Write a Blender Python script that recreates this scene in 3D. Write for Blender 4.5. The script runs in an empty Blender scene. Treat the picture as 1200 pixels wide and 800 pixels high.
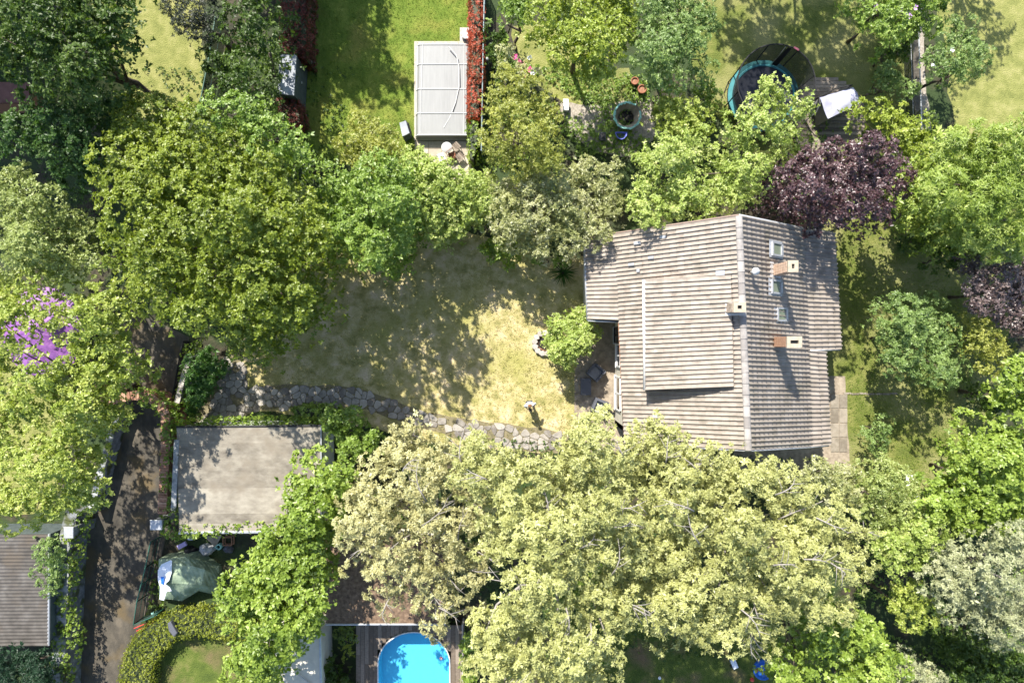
import bpy, math, random
import numpy as np
from mathutils import Vector, Matrix

random.seed(7)
rng = np.random.default_rng(11)
sc = bpy.context.scene
C = sc.collection

# ------------------------------------------------------------ camera, sky, sun, exposure
H = 38.0                      # drone height above the lawn
F = 800.0                     # focal length in photo pixels (24 mm equivalent)
cam_d = bpy.data.cameras.new('camera')
cam = bpy.data.objects.new('camera', cam_d)
C.objects.link(cam)
cam.location = (0, 0, H)
cam.rotation_euler = (0, 0, 0)
cam_d.lens = 24.0
cam_d.sensor_width = 36.0
cam_d.clip_start = 0.5
cam_d.clip_end = 2000
sc.camera = cam

SUN_EL = math.radians(47)
SD = Vector((0.40, -0.917, 0)).normalized()      # way the shadows fall on the ground
world = bpy.data.worlds.new('World')
sc.world = world
world.use_nodes = True
nt = world.node_tree
sky = nt.nodes.new('ShaderNodeTexSky')
sky.sky_type = 'NISHITA'
sky.sun_disc = False
sky.sun_elevation = SUN_EL
sky.sun_rotation = math.atan2(-SD.x, -SD.y)
bg = nt.nodes['Background']
bg.inputs['Strength'].default_value = 0.118
nt.links.new(sky.outputs[0], bg.inputs['Color'])
sun_d = bpy.data.lights.new('sun', 'SUN')
sun_d.energy = 4.6
sun_d.angle = math.radians(0.5)
sun_d.color = (1.0, 0.955, 0.87)
sun = bpy.data.objects.new('sun', sun_d)
C.objects.link(sun)
sun.rotation_euler = Vector((SD.x*math.cos(SUN_EL), SD.y*math.cos(SUN_EL), -math.sin(SUN_EL))).to_track_quat('-Z', 'Y').to_euler()
sun.location = (-20, 40, 60)
sc.view_settings.view_transform = 'Standard'
sc.view_settings.look = 'None'
sc.view_settings.exposure = 1.24
sc.view_settings.gamma = 1
sc.render.resolution_x = 1024
sc.render.resolution_y = 682
sc.cycles.pixel_filter_type = 'BLACKMAN_HARRIS'
sc.cycles.filter_width = 1.55
sc.cycles.max_bounces = 6
sc.cycles.diffuse_bounces = 3
sc.cycles.transparent_max_bounces = 12


def P(px, py, z=0.0):
    """point of the place at height z that the drone sees at photo pixel (px, py)"""
    return ((px-600)*(H-z)/F, (400-py)*(H-z)/F, z)


def Q(poly, z):
    return [P(x, y, z)[:2] for x, y in poly]


# ------------------------------------------------------------ mesh builder
class MB:
    def __init__(self):
        self.v = []; self.f = []; self.m = []

    def add(self, vs, fs, mi=0):
        b = len(self.v)
        self.v += [tuple(p) for p in vs]
        self.f += [tuple(b+i for i in f) for f in fs]
        self.m += [mi]*len(fs)
        return self

    def prism(self, poly, z0, z1, mi=0, inset=0.0):
        n = len(poly)
        a = sum(poly[i][0]*poly[(i+1) % n][1]-poly[(i+1) % n][0]*poly[i][1] for i in range(n))
        if a < 0: poly = poly[::-1]
        zt = z1 if not callable(z1) else None
        top = [(x, y, zt if zt is not None else z1(x, y)) for x, y in poly]
        bot = [(x, y, z0) for x, y in poly]
        vs = bot+top
        fs = [tuple(range(n-1, -1, -1))]
        fs += [(i, (i+1) % n, n+(i+1) % n, n+i) for i in range(n)]
        if inset > 0:
            cx = sum(p[0] for p in poly)/n; cy = sum(p[1] for p in poly)/n
            k = []
            for x, y, z in top:
                d = math.hypot(x-cx, y-cy) or 1
                q = max(0.0, 1-inset/d)
                k.append((cx+(x-cx)*q, cy+(y-cy)*q, z+inset*0.5))
            vs += k
            fs += [(n+i, n+(i+1) % n, 2*n+(i+1) % n, 2*n+i) for i in range(n)]
            fs.append(tuple(range(2*n, 3*n)))
        else:
            fs.append(tuple(range(n, 2*n)))
        return self.add(vs, fs, mi)

    def box(self, c, s, rz=0.0, mi=0, rx=0.0, ry=0.0):
        M = Matrix.Translation(c) @ Matrix.Rotation(rz, 4, 'Z') @ Matrix.Rotation(ry, 4, 'Y') @ Matrix.Rotation(rx, 4, 'X')
        vs = [M @ Vector((a*s[0]/2, b*s[1]/2, d*s[2]/2)) for d in (-1, 1) for b in (-1, 1) for a in (-1, 1)]
        return self.add(vs, [(0, 2, 3, 1), (4, 5, 7, 6), (0, 1, 5, 4), (2, 6, 7, 3), (0, 4, 6, 2), (1, 3, 7, 5)], mi)

    def tube(self, pts, r, n=6, mi=0, cap=True):
        pts = [Vector(p) for p in pts]
        if not hasattr(r, '__len__'): r = [r]*len(pts)
        vs = []
        for i, p in enumerate(pts):
            d = (pts[min(i+1, len(pts)-1)]-pts[max(i-1, 0)])
            if d.length < 1e-9: d = Vector((0, 0, 1))
            d.normalize()
            u = d.cross(Vector((0, 0, 1)))
            if u.length < 1e-3: u = Vector((1, 0, 0))
            u.normalize(); w = d.cross(u)
            for k in range(n):
                t = 2*math.pi*k/n
                vs.append(p+(u*math.cos(t)+w*math.sin(t))*r[i])
        fs = []
        for i in range(len(pts)-1):
            for k in range(n):
                fs.append((i*n+k, (i+1)*n+k, (i+1)*n+(k+1) % n, i*n+(k+1) % n))
        if cap:
            fs.append(tuple(range(n))); fs.append(tuple(range(len(pts)*n-1, (len(pts)-1)*n-1, -1)))
        return self.add(vs, fs, mi)

    def lathe(self, prof, c=(0, 0, 0), n=24, mi=0, wob=0.0):
        vs = []; fs = []
        ph = [random.uniform(0, 6.28) for _ in range(3)]
        for r, z in prof:
            for k in range(n):
                t = 2*math.pi*k/n
                q = 1+wob*(math.sin(5*t+ph[0])+math.sin(9*t+ph[1]))*0.5
                vs.append((c[0]+r*q*math.cos(t), c[1]+r*q*math.sin(t), c[2]+z))
        for i in range(len(prof)-1):
            for k in range(n):
                fs.append((i*n+k, i*n+(k+1) % n, (i+1)*n+(k+1) % n, (i+1)*n+k))
        return self.add(vs, fs, mi)

    def build(self, name, mat, parent=None, smooth=False, loc=None):
        me = bpy.data.meshes.new(name)
        vs = self.v
        if loc is not None:
            vs = [(x-loc[0], y-loc[1], z-loc[2]) for x, y, z in vs]
        me.from_pydata(vs, [], self.f)
        for m in (mat if isinstance(mat, (list, tuple)) else [mat]): me.materials.append(m)
        if any(self.m): me.polygons.foreach_set('material_index', self.m)
        if smooth: me.polygons.foreach_set('use_smooth', [True]*len(self.f))
        o = bpy.data.objects.new(name, me)
        C.objects.link(o)
        if loc is not None: o.location = loc
        if parent is not None:
            o.parent = parent
            o.matrix_parent_inverse = parent_inv(parent)
        return o


def parent_inv(p):
    # parts are modelled in place, so a thing's own transform is all there is to undo
    return Matrix.LocRotScale(p.location, p.rotation_euler, p.scale).inverted()


def empty(name, loc, label, cat, group=None, rz=0.0):
    o = bpy.data.objects.new(name, None)
    C.objects.link(o)
    o.location = loc; o.rotation_euler = (0, 0, rz)
    o.empty_display_size = 0.2
    return tag(o, label, cat, group)


def tag(o, label=None, cat=None, group=None, kind=None):
    if label: o['label'] = label
    if cat: o['category'] = cat
    if group: o['group'] = group
    if kind: o['kind'] = kind
    return o


def dup_tree(o, loc, rz, label, parent=None):
    c = o.copy(); C.objects.link(c)
    c.location = loc; c.rotation_euler = (0, 0, rz)
    if label: c['label'] = label
    for ch in o.children:
        d = ch.copy(); C.objects.link(d); d.parent = c
        for g in ch.children:
            e = g.copy(); C.objects.link(e); e.parent = d
    return c


# ------------------------------------------------------------ materials
def nodes(name):
    m = bpy.data.materials.new(name); m.use_nodes = True
    nt = m.node_tree; b = nt.nodes['Principled BSDF']
    return m, nt, b


def ramp(nt, stops):
    r = nt.nodes.new('ShaderNodeValToRGB')
    e = r.color_ramp.elements
    while len(e) < len(stops): e.new(0.5)
    for k, (p, c) in enumerate(stops):
        e[k].position = p; e[k].color = (*c, 1)
    return r


def mottle(name, stops, scale=3.0, detail=8, rough=0.8, bump=0.2, bscale=None, spec=0.3, stretch=None, bdist=0.02, metal=0.0, rnd=0.0, second=None, tint=False):
    m, nt, b = nodes(name)
    L = nt.links
    geo = nt.nodes.new('ShaderNodeNewGeometry')
    mp = nt.nodes.new('ShaderNodeMapping')
    L.new(geo.outputs['Position'], mp.inputs[0])
    if stretch: mp.inputs['Scale'].default_value = stretch
    n = nt.nodes.new('ShaderNodeTexNoise'); n.inputs['Scale'].default_value = scale
    n.inputs['Detail'].default_value = detail; n.inputs['Roughness'].default_value = 0.62
    L.new(mp.outputs[0], n.inputs['Vector'])
    r = ramp(nt, stops)
    val = n.outputs['Fac']
    if rnd > 0:
        oi = nt.nodes.new('ShaderNodeObjectInfo')
        src = oi.outputs['Random']
        if tint:
            at = nt.nodes.new('ShaderNodeAttribute'); at.attribute_name = 'tint'
            ad = nt.nodes.new('ShaderNodeMath'); ad.operation = 'ADD'
            L.new(src, ad.inputs[0]); L.new(at.outputs['Fac'], ad.inputs[1])
            fr = nt.nodes.new('ShaderNodeMath'); fr.operation = 'FRACT'
            L.new(ad.outputs[0], fr.inputs[0]); src = fr.outputs[0]
        ma = nt.nodes.new('ShaderNodeMath'); ma.operation = 'MULTIPLY_ADD'
        L.new(src, ma.inputs[0]); ma.inputs[1].default_value = rnd
        ma2 = nt.nodes.new('ShaderNodeMath'); ma2.operation = 'SUBTRACT'
        L.new(val, ma2.inputs[0]); ma2.inputs[1].default_value = rnd*0.5
        L.new(ma2.outputs[0], ma.inputs[2]); val = ma.outputs[0]
    L.new(val, r.inputs['Fac'])
    col = r.outputs['Color']
    if second:   # (colour, scale, threshold low, high): a second, larger patchy layer
        c2, s2, lo, hi = second
        n2 = nt.nodes.new('ShaderNodeTexNoise'); n2.inputs['Scale'].default_value = s2; n2.inputs['Detail'].default_value = 5
        L.new(geo.outputs['Position'], n2.inputs['Vector'])
        mr = nt.nodes.new('ShaderNodeMapRange'); mr.inputs['From Min'].default_value = lo; mr.inputs['From Max'].default_value = hi
        L.new(n2.outputs['Fac'], mr.inputs['Value'])
        mx = nt.nodes.new('ShaderNodeMix'); mx.data_type = 'RGBA'
        L.new(mr.outputs[0], mx.inputs['Factor']); L.new(col, mx.inputs['A']); mx.inputs['B'].default_value = (*c2, 1)
        col = mx.outputs['Result']
    L.new(col, b.inputs['Base Color'])
    b.inputs['Roughness'].default_value = rough
    b.inputs['Specular IOR Level'].default_value = spec
    b.inputs['Metallic'].default_value = metal
    if bump > 0:
        nb = nt.nodes.new('ShaderNodeTexNoise'); nb.inputs['Scale'].default_value = bscale or scale*4
        nb.inputs['Detail'].default_value = 6
        L.new(mp.outputs[0], nb.inputs['Vector'])
        bp = nt.nodes.new('ShaderNodeBump'); bp.inputs['Strength'].default_value = bump; bp.inputs['Distance'].default_value = bdist
        L.new(nb.outputs['Fac'], bp.inputs['Height']); L.new(bp.outputs[0], b.inputs['Normal'])
    return m


def flat(name, c, rough=0.6, spec=0.4, metal=0.0, var=0.15, scale=6.0):
    d = tuple(max(0, x*(1-var)) for x in c); l = tuple(min(1, x*(1+var)) for x in c)
    return mottle(name, [(0.3, d), (0.7, l)], scale=scale, rough=rough, spec=spec, metal=metal, bump=0.1)


def leaf_mat(name, c0, c1, c2, transl=0.32, rough=0.45, spec=0.35):
    """leaf colours by an attribute per leaf (hue of the leaf itself)"""
    m, nt, b = nodes(name)
    L = nt.links
    at = nt.nodes.new('ShaderNodeAttribute'); at.attribute_name = 'tint'
    r = ramp(nt, [(0.08, c0), (0.5, c1), (0.95, c2)])
    L.new(at.outputs['Fac'], r.inputs['Fac'])
    L.new(r.outputs['Color'], b.inputs['Base Color'])
    b.inputs['Roughness'].default_value = rough
    b.inputs['Specular IOR Level'].default_value = spec
    t = nt.nodes.new('ShaderNodeBsdfTranslucent')
    hs = nt.nodes.new('ShaderNodeHueSaturation'); hs.inputs['Saturation'].default_value = 1.15; hs.inputs['Value'].default_value = 1.25
    L.new(r.outputs['Color'], hs.inputs['Color']); L.new(hs.outputs[0], t.inputs['Color'])
    mx = nt.nodes.new('ShaderNodeMixShader'); mx.inputs[0].default_value = transl
    L.new(b.outputs[0], mx.inputs[1]); L.new(t.outputs[0], mx.inputs[2])
    L.new(mx.outputs[0], nt.nodes['Material Output'].inputs['Surface'])
    return m


M = {}
M['soil'] = mottle('soil', [(0.3, (0.016, 0.015, 0.008)), (0.5, (0.04, 0.034, 0.02)), (0.7, (0.085, 0.066, 0.04))], 2.2, bump=0.6, bscale=9, bdist=0.06,
                   second=((0.03, 0.05, 0.013), 0.5, 0.40, 0.55))
M['lawn_dry'] = mottle('dry_grass', [(0.33, (0.19, 0.185, 0.065)), (0.44, (0.33, 0.29, 0.12)), (0.53, (0.45, 0.38, 0.19)), (0.64, (0.56, 0.45, 0.29))], 1.4, 12, rough=0.95, spec=0.1, bump=0.9, bscale=16, bdist=0.07,
                       second=((0.30, 0.285, 0.09), 0.33, 0.46, 0.70))
M['lawn_green'] = mottle('green_grass', [(0.3, (0.075, 0.12, 0.018)), (0.5, (0.125, 0.175, 0.028)), (0.72, (0.22, 0.25, 0.05))], 1.1, 12, rough=0.95, spec=0.1, bump=0.9, bscale=16, bdist=0.07,
                         second=((0.20, 0.20, 0.045), 0.5, 0.5, 0.7))
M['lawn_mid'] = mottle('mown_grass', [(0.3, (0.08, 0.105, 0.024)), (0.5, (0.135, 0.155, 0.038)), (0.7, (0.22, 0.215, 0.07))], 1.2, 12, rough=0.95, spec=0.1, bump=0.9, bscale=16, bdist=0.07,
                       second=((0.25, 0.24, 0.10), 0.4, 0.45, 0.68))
M['lawn_pale'] = mottle('pale_grass', [(0.3, (0.14, 0.155, 0.045)), (0.5, (0.22, 0.225, 0.07)), (0.72, (0.32, 0.30, 0.12))], 1.5, 12, rough=0.95, spec=0.1, bump=0.9, bscale=16, bdist=0.07)
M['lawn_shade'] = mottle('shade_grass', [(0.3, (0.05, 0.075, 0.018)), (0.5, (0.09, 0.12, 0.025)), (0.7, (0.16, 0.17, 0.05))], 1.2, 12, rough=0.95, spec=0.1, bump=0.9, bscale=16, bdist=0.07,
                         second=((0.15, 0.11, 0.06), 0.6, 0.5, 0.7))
M['grass_blade'] = leaf_mat('grass_blade', (0.20, 0.20, 0.05), (0.35, 0.31, 0.12), (0.50, 0.42, 0.22), 0.25, 0.7, 0.1)
M['drive'] = mottle('driveway', [(0.3, (0.036, 0.032, 0.026)), (0.5, (0.075, 0.065, 0.05)), (0.72, (0.15, 0.125, 0.092))], 1.3, 10, bump=0.5, bscale=14, bdist=0.03,
                    second=((0.11, 0.08, 0.04), 0.7, 0.52, 0.66), stretch=(1, 0.55, 1))
M['patio'] = mottle('patio', [(0.3, (0.16, 0.13, 0.095)), (0.5, (0.27, 0.22, 0.165)), (0.7, (0.38, 0.32, 0.24))], 3.2, 10, bump=0.4, bscale=18, bdist=0.02)
M['slab'] = mottle('paving_slab', [(0.3, (0.15, 0.125, 0.095)), (0.5, (0.21, 0.18, 0.14)), (0.7, (0.28, 0.24, 0.19))], 4, 8, bump=0.3, rnd=0.5)
M['stone'] = mottle('flagstone', [(0.25, (0.16, 0.14, 0.12)), (0.5, (0.27, 0.245, 0.21)), (0.75, (0.37, 0.335, 0.29))], 3.5, 10, bump=0.6, bscale=20, bdist=0.025, rnd=0.55)
M['tile'] = mottle('clay_tile', [(0.2, (0.175, 0.146, 0.12)), (0.42, (0.265, 0.228, 0.19)), (0.6, (0.31, 0.27, 0.23)), (0.85, (0.38, 0.34, 0.295))], 2.6, 10, rough=0.75, bump=0.35, bscale=26, bdist=0.015, rnd=0.17, tint=True,
                   second=((0.17, 0.15, 0.115), 1.1, 0.54, 0.80))
M['ridge'] = mottle('ridge_clay', [(0.3, (0.22, 0.20, 0.185)), (0.7, (0.36, 0.33, 0.30))], 4, 8, bump=0.3, rnd=0.5)
M['hedge_core'] = flat('hedge_core', (0.03, 0.04, 0.012))
M['pale_lead'] = flat('pale_lead', (0.52, 0.51, 0.50), 0.5)
M['verge_pink'] = flat('verge_mortar', (0.26, 0.19, 0.155), 0.8)
M['path_earth'] = mottle('path_earth', [(0.3, (0.10, 0.09, 0.045)), (0.7, (0.24, 0.20, 0.12))], 4, bump=0.5)
M['deck_under'] = flat('roof_underlay', (0.05, 0.042, 0.036))
M['lead'] = flat('zinc', (0.42, 0.43, 0.45), 0.45, 0.5, 0.3)
M['white_paint'] = flat('white_paint', (0.62, 0.61, 0.59), 0.5)
M['cream'] = mottle('cream_render', [(0.3, (0.50, 0.46, 0.38)), (0.7, (0.62, 0.58, 0.48))], 2, bump=0.2)
M['greywall'] = mottle('pale_render', [(0.3, (0.40, 0.43, 0.37)), (0.7, (0.56, 0.58, 0.50))], 2, bump=0.2)
M['brick'] = mottle('brick', [(0.3, (0.24, 0.12, 0.075)), (0.5, (0.36, 0.19, 0.12)), (0.7, (0.46, 0.28, 0.19))], 9, 6, bump=0.4, rnd=0.5)
M['orange_brick'] = mottle('orange_brick', [(0.3, (0.33, 0.19, 0.12)), (0.5, (0.44, 0.28, 0.19)), (0.7, (0.52, 0.38, 0.28))], 9, 6, bump=0.4, rnd=0.5)
M['pale_brick'] = mottle('pale_brick', [(0.3, (0.25, 0.19, 0.14)), (0.5, (0.38, 0.31, 0.25)), (0.7, (0.50, 0.42, 0.34))], 7, 6, bump=0.4, rnd=0.5)
M['mortar'] = flat('mortar', (0.45, 0.42, 0.37))
M['cap'] = mottle('cap_stone', [(0.3, (0.30, 0.25, 0.18)), (0.7, (0.44, 0.38, 0.29))], 6, bump=0.3)
M['black'] = flat('black', (0.012, 0.012, 0.013), 0.7)
M['rust_wood'] = mottle('brown_fascia', [(0.3, (0.20, 0.09, 0.05)), (0.7, (0.34, 0.18, 0.11))], 5, bump=0.3)
M['felt'] = mottle('roof_felt', [(0.28, (0.13, 0.113, 0.09)), (0.5, (0.225, 0.20, 0.16)), (0.72, (0.32, 0.29, 0.235))], 1.3, 12, rough=0.9, bump=0.4, bscale=20, rnd=0.25,
                   second=((0.20, 0.17, 0.13), 0.9, 0.52, 0.72), stretch=(1, 1.7, 1))
M['bark'] = mottle('bark', [(0.3, (0.05, 0.038, 0.028)), (0.7, (0.14, 0.11, 0.085))], 7, bump=0.8, bscale=14)
M['pale_bark'] = mottle('pale_bark', [(0.3, (0.20, 0.175, 0.155)), (0.7, (0.36, 0.33, 0.30))], 9, bump=0.5)
M['grey_fabric'] = mottle('charcoal_weave', [(0.3, (0.07, 0.072, 0.085)), (0.7, (0.12, 0.124, 0.145))], 30, bump=0.4)
M['grey_cushion'] = flat('grey_cushion', (0.20, 0.20, 0.215), 0.9)
M['light_cushion'] = flat('light_cushion', (0.26, 0.26, 0.265), 0.9)
M['shedroof'] = mottle('shed_roof', [(0.25, (0.20, 0.215, 0.235)), (0.5, (0.28, 0.295, 0.32)), (0.8, (0.52, 0.53, 0.53))], 1.8, 10, bump=0.2)
M['dark_panel'] = mottle('dark_panel', [(0.3, (0.045, 0.06, 0.06)), (0.7, (0.09, 0.11, 0.11))], 4, bump=0.2)
M['corrug'] = mottle('corrugated_sheet', [(0.25, (0.04, 0.036, 0.032)), (0.5, (0.078, 0.07, 0.062)), (0.75, (0.13, 0.12, 0.11))], 1.6, 10, bump=0.3, second=((0.085, 0.07, 0.055), 1.0, 0.5, 0.7))
M['coverpanel'] = mottle('pool_cover', [(0.3, (0.225, 0.225, 0.22)), (0.7, (0.275, 0.275, 0.268))], 2.2, 8, rough=0.35, bump=0.05, stretch=(4, .4, 1))
M['coverframe'] = flat('cover_frame', (0.42, 0.42, 0.41), 0.4, var=0.04)
M['coping'] = mottle('travertine', [(0.3, (0.34, 0.29, 0.225)), (0.5, (0.40, 0.345, 0.27)), (0.7, (0.45, 0.40, 0.32))], 5, 8, bump=0.2, rnd=0.4)
M['teal'] = flat('teal_pad', (0.045, 0.20, 0.215), 0.5)
M['tramp_mat'] = flat('trampoline_mat', (0.03, 0.033, 0.045), 0.7)
M['red'] = flat('red_plastic', (0.55, 0.06, 0.05), 0.5)
M['pink'] = flat('pink_badge', (0.75, 0.20, 0.22), 0.5)
M['blue'] = flat('blue_plastic', (0.02, 0.12, 0.48), 0.4)
M['lilac_blue'] = flat('blue_tub', (0.16, 0.19, 0.62), 0.5)
M['lilac'] = flat('lilac', (0.40, 0.33, 0.58), 0.6)
M['turq'] = mottle('turquoise_rim', [(0.3, (0.20, 0.47, 0.42)), (0.7, (0.42, 0.68, 0.60))], 14, bump=0.4)
M['stonepale'] = mottle('pale_stone', [(0.3, (0.30, 0.27, 0.24)), (0.7, (0.46, 0.42, 0.38))], 9, bump=0.5, rnd=0.3)
M['terracotta'] = flat('terracotta', (0.25, 0.095, 0.05), 0.8)
M['ash'] = mottle('charred_wood', [(0.35, (0.008, 0.007, 0.007)), (0.6, (0.035, 0.03, 0.028)), (0.72, (0.25, 0.22, 0.2))], 14, bump=1.0)
M['cover'] = mottle('lilac_white_cover', [(0.3, (0.27, 0.27, 0.40)), (0.5, (0.37, 0.37, 0.45)), (0.7, (0.46, 0.46, 0.50))], 1.4, 4, rough=0.4, bump=0.4, bscale=4, bdist=0.06)
M['cover_side'] = flat('grey_cover_side', (0.20, 0.20, 0.20), 0.7)
M['purple'] = mottle('purple_canvas', [(0.3, (0.16, 0.055, 0.21)), (0.6, (0.25, 0.10, 0.31)), (0.8, (0.33, 0.16, 0.39))], 1.6, 6, rough=0.5, bump=0.5, bscale=4, bdist=0.08)
M['tarp'] = mottle('green_tarp', [(0.3, (0.13, 0.17, 0.11)), (0.5, (0.21, 0.27, 0.18)), (0.7, (0.31, 0.36, 0.25))], 1.5, 6, rough=0.5, bump=0.5, bscale=5, bdist=0.06)
M['cloth'] = flat('white_cloth', (0.68, 0.72, 0.80), 0.7, var=0.06)
M['grey_bag'] = mottle('grey_bag', [(0.3, (0.28, 0.29, 0.31)), (0.7, (0.52, 0.53, 0.55))], 5, bump=0.8, bscale=8, bdist=0.06)
M['wood'] = mottle('weathered_wood', [(0.3, (0.13, 0.10, 0.075)), (0.7, (0.26, 0.21, 0.165))], 5, 8, bump=0.4, stretch=(1, 6, 1), rnd=0.5)
M['wood_h'] = mottle('deck_wood', [(0.3, (0.13, 0.105, 0.085)), (0.7, (0.27, 0.225, 0.18))], 5, 8, bump=0.4, stretch=(6, 1, 1), rnd=0.5)
M['brownroof'] = mottle('leaf_littered_roof', [(0.3, (0.07, 0.045, 0.03)), (0.5, (0.15, 0.10, 0.065)), (0.7, (0.26, 0.18, 0.12))], 5, 12, bump=0.8)
M['redroof'] = mottle('red_brown_roof', [(0.3, (0.10, 0.045, 0.035)), (0.7, (0.19, 0.09, 0.07))], 3, bump=0.3)
M['gravel'] = mottle('gravel', [(0.3, (0.17, 0.145, 0.11)), (0.5, (0.30, 0.26, 0.21)), (0.7, (0.44, 0.39, 0.33))], 9, 8, bump=0.8, bscale=25)
M['wallstone'] = mottle('mossy_wall_top', [(0.3, (0.13, 0.135, 0.14)), (0.5, (0.24, 0.25, 0.255)), (0.7, (0.36, 0.36, 0.35))], 4, 10, bump=0.6, rnd=0.4, second=((0.07, 0.08, 0.03), 1.4, 0.5, 0.6))
M['wire'] = flat('grey_green_metal', (0.17, 0.22, 0.23), 0.4, metal=0.4)
M['greenwire'] = flat('green_metal', (0.03, 0.10, 0.07), 0.5)
M['pool_wall'] = flat('pool_blue', (0.20, 0.53, 0.70), 0.3, var=0.05)
M['blossom_pink'] = flat('pink_petals', (0.75, 0.10, 0.28), 0.6)
M['blossom_purple'] = flat('mauve_petals', (0.50, 0.30, 0.58), 0.6)
M['blossom_white'] = flat('white_petals', (0.80, 0.80, 0.78), 0.6)
M['skin'] = flat('skin', (0.55, 0.33, 0.23), 0.55)
M['hair'] = flat('brown_hair', (0.20, 0.10, 0.045), 0.6)
M['shirt'] = flat('white_shirt', (0.74, 0.73, 0.72), 0.8)
M['trousers'] = flat('dark_trousers', (0.035, 0.037, 0.045), 0.9)


def glassy(name, c, rough=0.08):
    m, nt, b = nodes(name)
    b.inputs['Base Color'].default_value = (*c, 1); b.inputs['Roughness'].default_value = rough
    b.inputs['Specular IOR Level'].default_value = 0.8
    return m


M['glass'] = glassy('window_glass', (0.20, 0.23, 0.17), 0.05)
M['dark_glass'] = glassy('dark_glass', (0.02, 0.022, 0.025))


def net_mat():
    m, nt, b = nodes('black_net')
    b.inputs['Base Color'].default_value = (0.02, 0.022, 0.022, 1); b.inputs['Roughness'].default_value = 0.9
    t = nt.nodes.new('ShaderNodeBsdfTransparent'); mx = nt.nodes.new('ShaderNodeMixShader'); mx.inputs[0].default_value = 0.72
    nt.links.new(t.outputs[0], mx.inputs[1]); nt.links.new(b.outputs[0], mx.inputs[2])
    nt.links.new(mx.outputs[0], nt.nodes['Material Output'].inputs['Surface'])
    return m


M['net'] = net_mat()


def water_mat():
    m, nt, b = nodes('pool_water')
    L = nt.links
    g = nt.nodes.new('ShaderNodeBsdfGlossy'); g.inputs['Roughness'].default_value = 0.03
    t = nt.nodes.new('ShaderNodeBsdfTransparent'); t.inputs['Color'].default_value = (0.62, 0.93, 1.0, 1)
    fr = nt.nodes.new('ShaderNodeFresnel'); fr.inputs['IOR'].default_value = 1.33
    nz = nt.nodes.new('ShaderNodeTexNoise'); nz.inputs['Scale'].default_value = 2.5; nz.inputs['Detail'].default_value = 3
    bp = nt.nodes.new('ShaderNodeBump'); bp.inputs['Strength'].default_value = 0.3; bp.inputs['Distance'].default_value = 0.05
    L.new(nz.outputs['Fac'], bp.inputs['Height']); L.new(bp.outputs[0], g.inputs['Normal']); L.new(bp.outputs[0], fr.inputs['Normal'])
    mx = nt.nodes.new('ShaderNodeMixShader')
    L.new(fr.outputs[0], mx.inputs[0]); L.new(t.outputs[0], mx.inputs[1]); L.new(g.outputs[0], mx.inputs[2])
    L.new(mx.outputs[0], nt.nodes['Material Output'].inputs['Surface'])
    return m


M['water'] = water_mat()

# ------------------------------------------------------------ ground sheets
def struct(o): return tag(o, kind='structure')


def rough_edge(poly, amp=0.25, step=0.5):
    out = []
    n = len(poly)
    for i in range(n):
        a = poly[i]; b = poly[(i+1) % n]
        d = math.hypot(b[0]-a[0], b[1]-a[1]); k = max(1, int(d/step))
        for j in range(k):
            t = j/k
            out.append((a[0]+(b[0]-a[0])*t+random.uniform(-amp, amp)*.6, a[1]+(b[1]-a[1])*t+random.uniform(-amp, amp)*.6))
    return out


def sheet(name, poly, z, mat, amp=0.25, px=True):
    p = Q(poly, 0) if px else poly
    if amp: p = rough_edge(p, amp)
    p = [(x, y) for x, y in p]
    a = sum(p[i][0]*p[(i+1) % len(p)][1]-p[(i+1) % len(p)][0]*p[i][1] for i in range(len(p)))
    if a < 0: p = p[::-1]
    mb = MB(); mb.add([(x, y, z) for x, y in p], [tuple(range(len(p)))])
    return struct(mb.build(name, mat))


sheet('ground', [(-600, -600), (600, -600), (600, 600), (-600, 600)], 0.0, M['soil'], 0, px=False)
LAWNS = {
    'center': [(285, 400), (300, 320), (380, 285), (450, 275), (530, 268), (600, 285), (640, 300), (690, 300), (700, 360), (682, 400), (680, 500), (640, 530), (520, 520), (430, 500), (300, 480), (285, 450)],
}
sheet('lawn', LAWNS['center'], 0.004, M['lawn_dry'], 0.15)
sheet('lawn', [(357, -60), (549, -60), (549, 60), (490, 60), (488, 190), (430, 195), (357, 190)], 0.004, M['lawn_green'], 0.05)
sheet('lawn', [(80, -60), (235, -60), (240, 110), (220, 140), (60, 140)], 0.004, M['lawn_pale'], 0.2)
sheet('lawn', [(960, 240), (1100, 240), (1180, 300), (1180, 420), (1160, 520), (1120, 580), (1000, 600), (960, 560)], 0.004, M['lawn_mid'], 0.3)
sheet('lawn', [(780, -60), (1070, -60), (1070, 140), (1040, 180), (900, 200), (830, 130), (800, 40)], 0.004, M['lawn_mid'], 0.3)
sheet('lawn', [(1090, -60), (1320, -60), (1320, 190), (1120, 190), (1110, 90)], 0.004, M['lawn_pale'], 0.3)
sheet('lawn', [(600, 30), (700, 30), (700, 90), (680, 130), (640, 105), (610, 90)], 0.004, M['lawn_pale'], 0.25)
sheet('lawn', [(690, 90), (740, 80), (745, 120), (700, 130)], 0.006, M['lawn_mid'], 0.25)
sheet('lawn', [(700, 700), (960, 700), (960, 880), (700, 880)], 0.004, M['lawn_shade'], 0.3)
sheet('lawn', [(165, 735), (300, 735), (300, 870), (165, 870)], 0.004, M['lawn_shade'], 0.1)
sheet('lawn', [(-80, 395), (60, 395), (100, 470), (60, 600), (-80, 600)], 0.004, M['lawn_pale'], 0.3)
sheet('driveway', [(150, 360), (222, 395), (208, 470), (198, 610), (180, 700), (150, 760), (140, 880), (90, 880), (98, 620), (140, 480), (140, 400)], 0.006, M['drive'], 0.05)
sheet('patio', [(676, 375), (735, 375), (735, 530), (690, 530), (672, 490)], 0.008, M['patio'], 0.06)
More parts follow.
